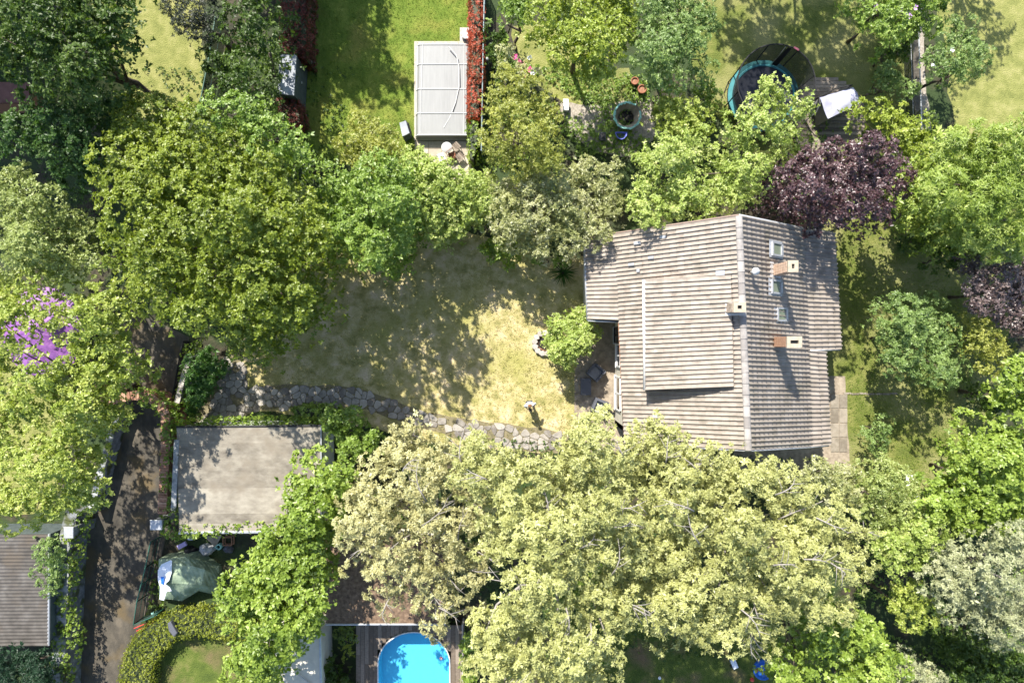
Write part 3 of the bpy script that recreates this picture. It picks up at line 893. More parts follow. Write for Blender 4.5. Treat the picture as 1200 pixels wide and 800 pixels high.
# verge, gutters, fascias
def bar(name, pts, r, mat, parent=house, n=6): return MB().tube(pts, r, n).build(name, mat, parent, True)
bar('gutter', [LEN_+V((-.06, .05, -.03)), LES+V((-.06, -.05, -.03))], .07, M['lead'])
bar('gutter', [LES+V((-.05, -.07, -.03)), LBM+V((.0, -.07, -.35))], .055, M['lead'])
bar('gutter', [REN+V((.05, 0, -.03)), RES+V((.05, 0, -.03))], .07, M['white_paint'])
bar('gutter', [RFN+V((.05, 0, -.03)), RFS+V((.05, 0, -.03))], .07, M['lead'])
bar('gutter', [DD+V((-.10, 0, -.02)), DC+V((-.10, 0, -.02))], .075, M['white_paint'])
bar('fascia', [LBM+V((-.03, -.1, -.05)), LBS+V((-.03, 0, -.05))], .06, M['rust_wood'], n=4)
bar('verge_board', [LEN_, LBN+V((0, .04, 0)), RN+V((0, .04, .0))], .045, M['verge_pink'], n=4)
bar('verge_board', [RN+V((0, .04, .0)), RBN+V((0, .04, 0)), REN+V((0, .03, 0))], .05, M['lead'], n=4)
bar('verge_board', [LBS+V((0, -.04, 0)), RS+V((0, -.04, 0)), RBS+V((0, -.04, 0)), RFS+V((0, -.04, 0))], .05, M['lead'], n=4)
bar('verge_board', [RES+V((0, -.03, 0)), RBM+V((0.2, -.03, 0))], .05, M['lead'], n=4)
bar('fascia', [RFN+V((-.16, 0, .03)), RFS+V((-.16, 0, .03))], .045, M['rust_wood'], n=4)
# dormer walls
def below_left(p):
    t = (10.0-p.x)/(10.0-5.25); return V((p.x, p.y, 8-t*(8-3.72)-.1))
mb = MB()
for a, b in ((DD, DC),):
    off = V((.06, 0, -.12)); a2, b2 = a+off, b+off
    mb.add([a2, b2, below_left(b2), below_left(a2)], [(0, 1, 2, 3)])
for a, b in ((DD, DA), (DC, DB)):
    s_ = -.05 if a is DD else .05
    a2, b2 = a+V((.05, s_, -.1)), b+V((0, s_, -.1))
    mb.add([a2, b2, below_left(a2)], [(0, 1, 2)])
mb.build('dormer_wall', M['rust_wood'], house)
# outer walls
WX = 5.72
NXw = 3.98; NY = LES.y+.12
YN = 5.28; YS = -4.6; EX1 = 16.15; EX2 = 15.55; EY = RES.y+.15
wt = .25
def wall(pts, topz):
    mb = MB()
    for (a, b, z) in zip(pts[:-1], pts[1:], topz):
        a = V((*a, 0)); b = V((*b, 0)); d = (b-a).normalized(); nn = V((-d.y, d.x, 0))*wt
        mb.prism([a.xy, b.xy, (b+nn).xy, (a+nn).xy], 0, z)
    return mb
wall([(NXw, YN), (NXw, NY)], [2.9]).build('wall', M['cream'], house)
wall([(NXw, NY), (WX+.02, NY)], [2.9]).build('wall', M['cream'], house)
wall([(WX, NY+.2), (WX, YS)], [3.45]).build('wall', M['cream'], house)
wall([(EX1, EY), (EX1, YN)], [3.05]).build('wall', M['cream'], house)
wall([(EX2, YS), (EX2, EY)], [3.35]).build('wall', M['cream'], house)
wall([(EX2, EY), (EX1, EY)], [3.05]).build('wall', M['cream'], house)
for yy, nm in ((YN, 1), (YS, -1)):
    x0 = NXw if nm > 0 else WX; x1 = EX1 if nm > 0 else EX2
    mb = MB(); a = [(x0, 0), (x1, 0), (x1, 3.0 if nm > 0 else 3.3), (14.45, 3.75), (10.05, 7.72), (5.3 if nm > 0 else 5.8, 3.5 if nm > 0 else 3.85), (x0, 2.85 if nm > 0 else 3.45)]
    n_ = len(a); y0, y1 = yy, yy-nm*wt
    mb.add([(x, y0, z) for x, z in a]+[(x, y1, z) for x, z in a], [tuple(range(n_)), tuple(range(2*n_-1, n_-1, -1))]+[(i, (i+1) % n_, n_+(i+1) % n_, n_+i) for i in range(n_)])
    mb.build('gable_wall', M['cream'], house)
# windows and doors on the garden side
def west_window(y0, y1, z0, z1, dark=False, nm='window'):
    fr = MB(); x = WX-.03; t = .07
    for a, b in ((y0, y0+t), (y1-t, y1), ((y0+y1)/2-t/2, (y0+y1)/2+t/2)):
        fr.box((x, (a+b)/2, (z0+z1)/2), (.10, b-a, z1-z0))
    for a, b in ((z0, z0+t), (z1-t, z1)):
        fr.box((x+.004, (y0+y1)/2, (a+b)/2), (.10, y1-y0, b-a))
    f = fr.build(nm, M['white_paint'] if not dark else M['black'], house)
    MB().box((x+.01, (y0+y1)/2, (z0+z1)/2), (.03, y1-y0-.02, z1-z0-.02)).build('pane', M['dark_glass'], f)
    MB().box((x-.02, (y0+y1)/2, z0-.04), (.12, y1-y0+.1, .06)).build('sill', M['white_paint'], f)
y_ = lambda py, z=1.4: (400-py)*(H-z)/F
west_window(y_(430), y_(403), .9, 2.2)
west_window(y_(481), y_(441), .5, 2.2)
west_window(y_(402), y_(383), .1, 2.2, True, 'door')
MB().box((WX-.05, y_(462, .2), .10), (.10, 1.7, .20)).build('step', M['cap'], house)
MB().box((WX-.12, y_(462, .2)-1.05, .13), (.25, .12, .22)).build('shoe_scraper', M['black'], house)
# roof windows
for px, py in ((907.3, 292.5), (906.5, 336.5), (913, 368.5)):
    p, a = on_right(px, py)
    R_ = Matrix.Translation(p+V((.03, 0, .065))) @ Matrix.Rotation(a, 4, 'Y')
    w, l, t = .66, 1.0, .085
    fr = MB()
    for (cx, cy, sx, sy) in ((-l/2+t/2, 0, t, w), (l/2-t*.9, 0, t*1.8, w-.004), (0, -w/2+t/2, l-.006, t), (0, w/2-t/2, l-.006, t)):
        vs = [R_ @ V((cx+sx/2*i, cy+sy/2*j, .06+.09*k)) for k in (-1, 1) for j in (-1, 1) for i in (-1, 1)]
        fr.add(vs, [(0, 2, 3, 1), (4, 5, 7, 6), (0, 1, 5, 4), (2, 6, 7, 3), (0, 4, 6, 2), (1, 3, 7, 5)])
    f = fr.build('roof_window', M['lead'], house)
    f.data.materials[0] = M['lead']; M['lead2'] = M['white_paint']
    g = MB(); g.add([R_ @ V((i*l*.45, j*w*.45, .10)) for j in (-1, 1) for i in (-1, 1)], [(0, 1, 3, 2)])
    g.build('pane', M['glass'], f)
    fl = MB(); vs = [R_ @ V((i*(l/2+.16)-.05, j*(w/2+.08), .055)) for j in (-1, 1) for i in (-1, 1)]; fl.add(vs, [(0, 1, 3, 2)])
    fl.build('flashing', M['lead'], f)
# flue vent
p, a = on_right(879.5, 319.5)
vt = MB().tube([p+V((0, 0, -.1)), p+V((0, 0, .65))], .07, 10).build('vent_pipe', M['white_paint'], house, True)
MB().lathe([(.0, .78), (.16, .70), (.17, .62), (.0, .62)], p, 14).build('cowl', M['white_paint'], vt, True)


def chimney(px, py, sx, sy, ztop, on, mat, holes, cap_over=.05):
    p, a = on(px, py)
    zb = p.z-1.0
    o = MB().box((p.x, p.y, (zb+ztop-.12)/2), (sx-.03, sy-.03, ztop-.12-zb)).build('chimney', M['mortar'], roof_o)
    br = MB(); z = p.z-.55; row = 0
    while z < ztop-.2:
        for side in range(4):
            ln = sx if side % 2 == 0 else sy
            k = max(2, round(ln/.215)); off = (row % 2)*.5
            for i in range(-1, k+1):
                a0 = (i+off)*ln/k+.006; a1 = (i+1+off)*ln/k-.006
                a0 = max(a0, .0); a1 = min(a1, ln)
                if a1-a0 < .03: continue
                m_ = (a0+a1)/2-ln/2; w_ = a1-a0
                pr = random.uniform(0, .008)
                if side == 0: br.box((p.x+m_, p.y+sy/2-.01+pr, z), (w_, .04, .062))
                if side == 2: br.box((p.x+m_, p.y-sy/2+.01-pr, z), (w_, .04, .062))
                if side == 1: br.box((p.x+sx/2-.01+pr, p.y+m_, z), (.04, w_, .062))
                if side == 3: br.box((p.x-sx/2+.01-pr, p.y+m_, z), (.04, w_, .062))
        z += .074; row += 1
    b_ = br.build('bricks', mat, o); b_['kind'] = 'stuff'
    cp = MB(); t = .12; ox, oy = sx/2+cap_over, sy/2+cap_over
    hx, hy = holes
    zc = ztop-.06
    cp.box((p.x-(ox+hx)/2, p.y, zc), (ox-hx, 2*oy, t)); cp.box((p.x+(ox+hx)/2, p.y, zc), (ox-hx, 2*oy, t))
    cp.box((p.x, p.y-(oy+hy)/2, zc+.002), (2*hx, oy-hy, t)); cp.box((p.x, p.y+(oy+hy)/2, zc+.002), (2*hx, oy-hy, t))
    cp.build('cap', M['cap'], o)
    MB().box((p.x, p.y, ztop-.11), (2*hx, 2*hy, .02)).build('flue', M['black'], o)
    fl = MB(); tn = math.tan(a)*(1 if on is on_right else -1)
    e = .10
    for (cx, cy, wx, wy) in ((-sx/2-.12, 0, .26, sy+.30), (.04, -sy/2-.06, sx+.12, .14), (.04, sy/2+.02, sx+.1, .08)):
        vs = []
        for k in (0, 1):
            for j in (-1, 1):
                for i in (-1, 1):
                    x = cx+i*wx/2; vs.append((p.x+x, p.y+cy+j*wy/2, p.z-x*tn-.02+k*.16))
        fl.add(vs, [(0, 2, 3, 1), (4, 5, 7, 6), (0, 1, 5, 4), (2, 6, 7, 3), (0, 4, 6, 2), (1, 3, 7, 5)])
    fl.build('flashing', M['pale_lead'], o)
    return o


chimney(908.5, 317.5, .40, .46, 8.0, on_right, M['orange_brick'], (.06, .10), .03)
chimney(909.5, 400.5, .60, .44, 8.0, on_right, M['orange_brick'], (.18, .075), .03)
chimney(859, 361, .50, .40, 8.7, on_left, M['pale_brick'], (.09, .075), .02)

# ------------------------------------------------------------ flagstone path
def clip_half(poly, a, b, c):
    out = []; n = len(poly)
    for i in range(n):
        p = poly[i]; q = poly[(i+1) % n]
        dp = a*p[0]+b*p[1]-c; dq = a*q[0]+b*q[1]-c
        if dp <= 0: out.append(p)
        if (dp < 0 < dq) or (dq < 0 < dp):
            t = dp/(dp-dq); out.append((p[0]+(q[0]-p[0])*t, p[1]+(q[1]-p[1])*t))
    return out


PATH = [(252, 425), (270, 415), (290, 428), (291, 453), (330, 451), (385, 451), (425, 457), (462, 469), (500, 483), (540, 490), (585, 496), (640, 502), (668, 512), (655, 532), (590, 528), (530, 512), (475, 496), (440, 482), (395, 476), (330, 478), (300, 482), (272, 494), (236, 498), (230, 490), (244, 465), (258, 445)]
sheet('path', PATH, 0.012, M['path_earth'], 0.12)
path_o = bpy.data.objects['path']
wp = Q(PATH, 0)
xs = [p[0] for p in wp]; ys = [p[1] for p in wp]
sd = []
st_ = .43
yy = min(ys)-1; r_ = 0
while yy < max(ys)+1:
    xx = min(xs)-1+(r_ % 2)*st_/2
    while xx < max(xs)+1:
        sd.append((xx+random.uniform(-.17, .17), yy+random.uniform(-.16, .16))); xx += st_*random.uniform(.75, 1.3)
    yy += st_*.82; r_ += 1
sd = np.array(sd)
ins = pip(wp, sd[:, 0], sd[:, 1]); de = edist(wp, sd[:, 0], sd[:, 1])
cnt = 0
for i in range(len(sd)):
    if not (ins[i] and de[i] > .08): continue
    d2 = np.hypot(sd[:, 0]-sd[i, 0], sd[:, 1]-sd[i, 1]); nb = np.argsort(d2)[1:14]
    cell = [(sd[i, 0]+dx*.42, sd[i, 1]+dy*.42) for dx, dy in ((-1, -1), (1, -1), (1, 1), (-1, 1))]
    for j in nb:
        m_ = (sd[i]+sd[j])/2; n_ = sd[j]-sd[i]
        L_ = np.hypot(*n_); n_ = n_/L_
        cell = clip_half(cell, n_[0], n_[1], float(m_@n_)-.013)
    if len(cell) < 3: continue
    # round the corners
    ch = []
    for k in range(len(cell)):
        a, b = cell[k], cell[(k+1) % len(cell)]
        ch += [(a[0]*.8+b[0]*.2, a[1]*.8+b[1]*.2), (a[0]*.2+b[0]*.8, a[1]*.2+b[1]*.8)]
    if random.random() < .04: continue
    MB().prism(ch, 0.0, .045+random.uniform(0, .02), inset=.02).build('stone', M['stone'], path_o); cnt += 1
    if cnt >= 298: break
print('stones', cnt)

# paving slabs east of the house
terr = bpy.data.objects['terrace']
for i in range(2):
    for j in range(4):
        x, y, _ = P(978+i*10, 470+j*17, 0)
        MB().prism([(x-.22, y-.38), (x+.22, y-.38), (x+.22, y+.38), (x-.22, y+.38)], .006, .035+random.uniform(0, .006), inset=.012).build('slab', M['slab'], terr)
for k in range(7):
    x, y, _ = P(993+k*9, 461+random.uniform(-.5, .5), 0)
    MB().prism([(x-.2, y-.05), (x+.2, y-.05), (x+.2, y+.05), (x-.2, y+.05)], 0, .04).build('edging_stone', M['slab'], terr)

# ------------------------------------------------------------ patio furniture
def armchair(px, py, rz, label, light=False):
    p = P(px, py, .35)
    o = empty('garden_armchair', (0, 0, 0), label, 'armchair', 'charcoal cube armchairs on the patio')
    w = .78
    MB().box((0, -.05, .20), (w-.02, w-.12, .30)).build('base', M['grey_fabric'], o)
    for s_ in (-1, 1):
        MB().box((s_*(w/2-.06), 0, .34), (.12, w, .60)).build('arm', M['grey_fabric'], o)
    MB().box((0, w/2-.06, .38), (w-.24, .12, .68)).build('backrest', M['grey_fabric'], o)
    mb = MB(); c_ = .55/2; prc = [(-c_, -.36), (c_, -.36), (c_, .26), (-c_, .26)]
    mb.prism(prc, .355, .45, inset=.03); mb.build('cushion', M['light_cushion'] if light else M['grey_cushion'], o)
    for x in (-.3, .3):
        for y in (-.3, .3): MB().box((x, y, .03), (.05, .05, .06)).build('foot', M['black'], o)
    o.location = (p[0], p[1], .008); o.rotation_euler = (0, 0, rz)
    return o


for c in ():
    pass
armchair(698, 436, math.radians(-40), 'dark grey cube armchair turned askew, behind the rectangular table near the round bush')
armchair(702.5, 476, math.radians(-22), 'sunlit cube armchair with a pale cushion, half under the yellow-green boughs', True)
p = P(686.5, 453, .4)
o = empty('patio_table', (p[0], p[1], 0), 'dark grey rectangular low table between the two cube armchairs', 'table')
MB().prism([(p[0]-.29, p[1]-.46), (p[0]+.29, p[1]-.46), (p[0]+.29, p[1]+.46), (p[0]-.29, p[1]+.46)], .36, .43, inset=.01).build('tabletop', M['grey_fabric'], o)
for x in (-.25, .25):
    for y in (-.42, .42): MB().box((p[0]+x, p[1]+y, .184), (.06, .06, .35)).build('leg', M['grey_fabric'], o)

# stone ring fire pit on the lawn
p = P(638.5, 402, 0)
o = empty('fire_pit', (p[0], p[1], 0), 'ring of pale stones round a dark fire bowl, beside the round bush', 'fire pit')
for k in range(13):
    a = k*2*math.pi/13+.1; r = .58
    q = (p[0]+math.cos(a)*r, p[1]+math.sin(a)*r)
    pr = [(q[0]+math.cos(a+t)*.185*random.uniform(.8, 1.1), q[1]+math.sin(a+t)*.17*random.uniform(.85, 1.1)) for t in (0, 1.05, 2.1, 3.14, 4.2, 5.25)]
    MB().prism(pr, 0, .22, inset=.03).build('stone', M['stonepale'], o)
MB().lathe([(.42, .2), (.40, .05), (.0, .03)], p, 20).build('bowl', M['rust_wood'], o)
MB().lathe([(.36, .08), (.2, .12), (.0, .14)], p, 16, wob=.1).build('ashes', M['ash'], o)

# ------------------------------------------------------------ turquoise rimmed planter and things around it
p = P(735, 135.5, .5)
c = (p[0], p[1], 0)
o = empty('round_planter', c, 'round fire bowl with a crumbling turquoise rim and charred wood inside', 'planter')
MB().lathe([(.60, 0), (.72, .45), (.74, .50)], c, 36, wob=.01).build('wall', M['stonepale'], o)
MB().lathe([(.68, .50), (.50, .25), (.42, .12)], c, 36, wob=.02).build('lining', M['patio'], o, True)
rim = MB()
for k in range(46):
    if 3 <= k <= 6: continue
    a = k*2*math.pi/46; r = .715+random.uniform(-.02, .02)
    rim.box((c[0]+math.cos(a)*r, c[1]+math.sin(a)*r, .52), (.09*random.uniform(.8, 1.5), .11, .05), a)
rim.build('rim', M['turq'], o)
ash = MB()
MB().lathe([(.42, .13), (.2, .17), (0, .18)], c, 24, wob=.1).build('ash_bed', M['ash'], o)
for k in range(40):
    a = random.uniform(0, 6.28); r = .36*math.sqrt(random.random())
    ash.box((c[0]+math.cos(a)*r, c[1]+math.sin(a)*r, .2+random.uniform(0, .06)), (random.uniform(.08, .22), .035, .03), random.uniform(0, 3))
w_ = ash.build('charred_sticks', M['ash'], o); w_['kind'] = 'stuff'
p = P(728, 158, .3); 
o = empty('plastic_tub', (p[0], p[1], 0), 'half-round blue plastic tub on the ground below the turquoise rimmed bowl', 'tub')
hb = []
for k in range(13):
    a = math.pi+math.pi*k/12; hb.append((p[0]+math.cos(a)*.34, p[1]+.15+math.sin(a)*.42))
mb = MB(); n_ = len(hb)
ins_ = [(p[0]+(x-p[0])*.82, p[1]+(y-p[1])*.82) for x, y in hb]; bt = [(p[0]+(x-p[0])*.68, p[1]+(y-p[1])*.68) for x, y in hb]
mb.add([(x, y, .34) for x, y in hb]+[(x, y, .34) for x, y in ins_]+[(x, y, .10) for x, y in bt]+[(x, y, .01) for x, y in bt],
       [(i, (i+1) % n_, n_+(i+1) % n_, n_+i) for i in range(n_)]+[(n_+i, n_+(i+1) % n_, 2*n_+(i+1) % n_, 2*n_+i) for i in range(n_)]+[tuple(range(2*n_, 3*n_))]+[(i, 3*n_+i, 3*n_+(i+1) % n_, (i+1) % n_) for i in range(n_)])
mb.build('tub', M['lilac_blue'], o)
for px, py, s_, lb in ((744, 95, 1, 'orange terracotta pot, upper of the two among the shrubs'), (752.5, 104.5, 1.15, 'brown terracotta pot, lower and larger of the two among the shrubs')):
    p = P(px, py, .4); o = empty('terracotta_pot', (p[0], p[1], 0), lb, 'plant pot', 'terracotta pots by the fire bowl')
    MB().lathe([(.14*s_, 0), (.19*s_, .36), (.22*s_, .37), (.22*s_, .44), (.17*s_, .44), (.16*s_, .3)], (p[0], p[1], 0), 16).build('pot', M['terracotta'], o, True)
    MB().lathe([(.17*s_, .36), (0, .38)], (p[0], p[1], 0), 16).build('potting_soil', M['rust_wood'], o)
p = P(663, 123, .4); o = empty('white_bench', (p[0], p[1], 0), 'small whitewashed stone bench beside the tall yellow-green shrub', 'bench')
MB().box((p[0], p[1], .42), (.30, .62, .08)).build('seat', M['white_paint'], o)
for y in (-.22, .22): MB().box((p[0], p[1]+y, .19), (.26, .1, .38)).build('leg', M['white_paint'], o)
p = P(706, 160, .3); o = empty('plant_pot', (p[0], p[1], 0), 'dark grey square pot on the earth left of the blue tub', 'plant pot')
MB().prism([(p[0]-.17, p[1]-.2), (p[0]+.17, p[1]-.2), (p[0]+.17, p[1]+.2), (p[0]-.17, p[1]+.2)], 0, .38).build('pot', M['grey_fabric'], o)
MB().box((p[0], p[1], .385), (.27, .33, .02)).build('potting_soil', M['black'], o)

# ------------------------------------------------------------ trampoline
c = P(894.5, 112.5, .9); c = (c[0], c[1], 0)
o = empty('trampoline', c, 'round trampoline with a teal edge pad and tall black safety net', 'trampoline')
R0 = 1.93
MB().lathe([(R0, .86), (R0, .93), (R0-.32, .94), (R0-.32, .87)], c, 40).build('edge_pad', M['teal'], o)
MB().lathe([(R0-.30, .90), (0, .88)], c, 40).build('mat', M['tramp_mat'], o)
MB().tube([(c[0]+R0*math.cos(t*2*math.pi/40), c[1]+R0*math.sin(t*2*math.pi/40), .84) for t in range(41)], .03, 6).build('frame', M['black'], o)
pts = []
for k in range(8):
    a = k*math.pi/4+.2
    b0 = V((c[0]+(R0+.02)*math.cos(a), c[1]+(R0+.02)*math.sin(a), 0)); b1 = V((b0.x, b0.y, 1.0)); b2 = V((c[0]+(R0+.07)*math.cos(a), c[1]+(R0+.07)*math.sin(a), 2.75))
    MB().tube([b0, b1, b2], .035, 6).build('pole', M['black'], o)
    MB().tube([V((b0.x, b0.y, .03)), V((c[0]+(R0)*math.cos(a+.35), c[1]+R0*math.sin(a+.35), .03)), V((c[0]+(R0)*math.cos(a+.35), c[1]+R0*math.sin(a+.35), .85))], .025, 6).build('leg', M['black'], o)
MB().tube([(c[0]+(R0+.08)*math.cos(t*2*math.pi/40), c[1]+(R0+.08)*math.sin(t*2*math.pi/40), 2.75) for t in range(41)], .035, 6).build('top_ring', M['black'], o)
MB().lathe([(R0-.22, .95), (R0-.08, 1.6), (R0+.05, 2.74)], c, 40).build('safety_net', M['net'], o)
a0 = math.radians(66)
MB().add([(c[0]+(R0-.2)*math.cos(t), c[1]+(R0-.2)*math.sin(t), .96) for t in (a0, a0+.18)]+[(c[0]+(R0+.03)*math.cos(t), c[1]+(R0+.03)*math.sin(t), 2.73) for t in (a0+.10, a0+.0)], [(0, 1, 2, 3)]).build('net_door', M['black'], o)
MB().tube([(c[0]+(R0-.18)*math.cos(a0+.2), c[1]+(R0-.18)*math.sin(a0+.2), 1.0), (c[0]+(R0-.07)*math.cos(a0+.15), c[1]+(R0-.07)*math.sin(a0+.15), 1.6), (c[0]+(R0+.04)*math.cos(a0+.16), c[1]+(R0+.04)*math.sin(a0+.16), 2.7)], .014, 5).build('zip', M['white_paint'], o)
a1 = math.radians(60)
MB().box((c[0]+(R0+.1)*math.cos(a1), c[1]+(R0+.1)*math.sin(a1), 2.77), (.10, .30, .06), a1).build('badge', M['pink'], o)

# ------------------------------------------------------------ round deck with covered swing seat
cd = P(968, 137, .08); Rd = 2.2
o = empty('round_deck', (cd[0], cd[1], 0), 'round deck of brown boards beneath the covered swing seat', 'deck')
nb = 22
for i in range(nb):
    y0 = -Rd+2*Rd*i/nb; y1 = y0+2*Rd/nb-.02; ym = (y0+y1)/2
    hw = math.sqrt(max(.05, Rd*Rd-ym*ym))
    MB().prism([(cd[0]-hw, cd[1]+y0), (cd[0]+hw, cd[1]+y0), (cd[0]+hw*.995, cd[1]+y1), (cd[0]-hw*.995, cd[1]+y1)], .01, .09+random.uniform(0, .008)).build('board', M['wood_h'], o)
zt = 1.75
T = [V(P(960.5, 114.5, zt)), V(P(1000, 102, zt+.1)), V(P(1010, 120, zt)), V(P(970, 139.5, zt))]
o = empty('covered_swing_seat', (sum(t.x for t in T)/4, sum(t.y for t in T)/4, .09), 'garden swing seat under a lilac-white weather cover', 'swing seat')
mb = MB()
mid = sum(T, V((0, 0, 0)))/4
def bil(u, v): return T[0].lerp(T[1], u).lerp(T[3].lerp(T[2], u), v)
ng = 10; vs = []
for j in range(ng+1):
    for i in range(ng+1):
        u, v = i/ng, j/ng; p = bil(u, v); p.z += .10*math.sin(math.pi*u)*math.sin(math.pi*v)-.06*abs(math.sin(3*math.pi*u))+.03*math.sin(7*v+5*u); vs.append(p)
mb.add(vs, [(j*(ng+1)+i, j*(ng+1)+i+1, (j+1)*(ng+1)+i+1, (j+1)*(ng+1)+i) for j in range(ng) for i in range(ng)])
mb.build('cover_top', M['cover'], o, True)
mb = MB()
edge = [bil(i/6, 0) for i in range(6)]+[bil(1, i/4) for i in range(4)]+[bil(1-i/6, 1) for i in range(6)]+[bil(0, 1-i/4) for i in range(4)]
ne = len(edge); vs = []
for lv in range(4):
    for k, e in enumerate(edge):
        d = (e-mid); d.z = 0; d.normalize(); f = lv/3
        vs.append((e.x+d.x*(.10*math.sin(k*1.7)*f-.15*f), e.y+d.y*(.10*math.sin(k*1.7)*f-.15*f), e.z-.02-f*(e.z-.14)))
mb.add(vs, [(l*ne+k, l*ne+(k+1) % ne, (l+1)*ne+(k+1) % ne, (l+1)*ne+k) for l in range(3) for k in range(ne)])
mb.build('cover_skirt', M['cover_side'], o, True)
a_ = T[0]+V((-.03, .04, -.06)); b_ = T[1]+V((-.03, .12, -.06))
MB().tube([V((a_.x, a_.y, .1)), a_, a_.lerp(b_, .5)+V((0, .14, 0)), b_, V((b_.x, b_.y, .1))], .03, 6).build('frame', M['black'], o)
a_ = T[3]
MB().tube([V((a_.x-.55, a_.y+.35, .1)), V((a_.x-.35, a_.y+.55, 1.2)), V(T[0])+V((.1, -.2, 0))], .03, 6).build('frame_leg', M['lead'], o)

# ------------------------------------------------------------ swimming pool with telescopic cover (top)
pc = empty('pool_terrace', P(518, 110, 0), 'pale travertine terrace round the covered pool', 'terrace')
def rectpx(x0, y0, x1, y1, z): return Q([(x0, y0), (x1, y0), (x1, y1), (x0, y1)], z)
MB().prism(rectpx(485.5, 49, 552, 165, 0), 0.0, .05).build('border', M['coping'], pc)
for j in range(5):
    for i in range(4):
        x0 = 486+i*16; y0 = 165.6+j*9
        MB().prism(rectpx(x0+.2, y0+.2, x0+15.8, y0+8.8, 0), 0.0, .05+random.uniform(0, .006), inset=.01).build('tile', M['coping'], pc)
MB().prism(rectpx(539, 33, 553, 49, 0), 0.0, .055).build('border', M['stonepale'], pc)
o = empty('pool_cover', P(518, 105, 0), 'closed white telescopic pool cover of four stepped translucent sections', 'pool cover')
secs = [(54, 79, .26), (79, 108.5, .38), (108.5, 137.5, .50), (137.5, 163, .62)]
for k, (y0, y1, zt) in enumerate(secs):
    xl, xr = 490.0-k*.6, 550.5
    a = P(xl, y0, 0); b = P(xr, y1, 0)
    x0, x1, ya, yb = a[0], b[0], b[1], a[1]
    if k: yb += .05
    ts_ = [0, .015, .05, .10, .5, .90, .95, .985, 1]
    mb = MB(); n_ = len(ts_)-1; prof_ = []
    for i in range(n_+1):
        t = ts_[i]; prof_.append((x0+(x1-x0)*t, .12+(zt-.12)*min(1, 14*min(t, 1-t)+.3)+.02*math.sin(math.pi*t)))
    vs = [(x, ya, z) for x, z in prof_]+[(x, yb, z) for x, z in prof_]
    mb.add(vs, [(i, i+1, n_+2+i, n_+1+i) for i in range(n_)]); 
    mb.add([(x0, ya, .05), (x1, ya, .05)]+[(x, ya, z) for x, z in prof_[::-1]], [tuple(range(n_+3))])
    sec = mb.build('cover_section', M['coverpanel'], o)
    fr = MB()
    fr.tube([(x, ya+.03, z+.01) for x, z in prof_], .045, 6); fr.tube([(x, yb-.04, z+.006) for x, z in prof_], .035, 6)
    for i in (3, n_-3): fr.tube([(prof_[i][0], ya, prof_[i][1]+.01), (prof_[i][0], yb, prof_[i][1]+.01)], .022, 5)
    fr.tube([(x0, ya, .1), (x0, yb, .1)], .05, 5); fr.tube([(x1, ya, .1), (x1, yb, .1)], .05, 5)
    fr.build('frame', M['coverframe'], sec)
MB().tube([V(P(526, 55, .45)), V(P(535, 65, .47)), V(P(538, 80, .48)), V(P(538, 102, .55)), V(P(534, 120, .56)), V(P(527, 138, .62)), V(P(520, 150, .64))], .03, 6).build('water_hose', M['coverframe'], None)
tag(bpy.data.objects['water_hose'], 'white hose lying across the sections of the white pool cover', 'hose')
p = P(546, 42, .25); o = empty('pump_box', (p[0], p[1], 0), 'square white lidded pump box at the top corner of the pool', 'box')
MB().prism(rectpx(542, 36.5, 551, 47, 0), .05, .30, inset=.02).build('housing', M['coverframe'], o)
MB().prism(rectpx(543.5, 38.5, 549.5, 45.5, .3), .312, .335, inset=.01).build('lid', M['white_paint'], o)
# table and stools at the foot of the pool
p = P(523.5, 173, .7); o = empty('round_table', (p[0], p[1], 0), 'round white garden table on the travertine below the pool cover', 'table')
MB().lathe([(0, .70), (.29, .70), (.30, .72), (.29, .735), (0, .74)], (p[0], p[1], 0), 24).build('tabletop', M['coverframe'], o, True)
MB().tube([(p[0], p[1], .05), (p[0], p[1], .7)], .05, 8).build('pedestal', M['lead'], o)
for px, py, rz, mt, lb in ((534.5, 171.5, .75, 'wood', 'grey-brown square stool, upper right of the white table'), (539, 183.5, .75, 'wood', 'brown slatted stool, lowest right of the white table'), (517, 184, .4, 'lead', 'pale grey stool, lower left of the white table')):
    p = P(px, py, .45); o = empty('garden_stool', (p[0], p[1], 0), lb, 'stool', 'stools round the white table', rz)
    for q in range(4): MB().box((p[0]+(q-1.5)*.1*math.cos(rz), p[1]+(q-1.5)*.1*math.sin(rz), .45), (.085, .40, .035), rz).build('slat', M[mt], o)
    for x, y in ((-1, -1), (1, -1), (1, 1), (-1, 1)):
        dx = x*.16*math.cos(rz)-y*.16*math.sin(rz); dy = x*.16*math.sin(rz)+y*.16*math.cos(rz)
        MB().tube([(p[0]+dx, p[1]+dy, .05), (p[0]+dx, p[1]+dy, .43)], .02, 5).build('leg', M[mt], o)
p = P(530, 182, .45); o = empty('folding_chair', (p[0], p[1], 0), 'brown folding chair frame lying between the stools', 'chair')
MB().box((p[0], p[1], .42), (.38, .36, .03), .5).build('seat', M['terracotta'], o)
MB().tube([(p[0]-.15, p[1]-.2, .45), (p[0]-.32, p[1]+.05, .85), (p[0]+.02, p[1]+.3, .85), (p[0]+.18, p[1]+.15, .45)], .02, 5).build('back_frame', M['terracotta'], o)
for dx, dy in ((-.15, -.15), (.15, -.1), (.1, .15), (-.15, .12)): MB().tube([(p[0]+dx, p[1]+dy, .05), (p[0]+dx, p[1]+dy, .42)], .016, 5).build('leg', M['terracotta'], o)
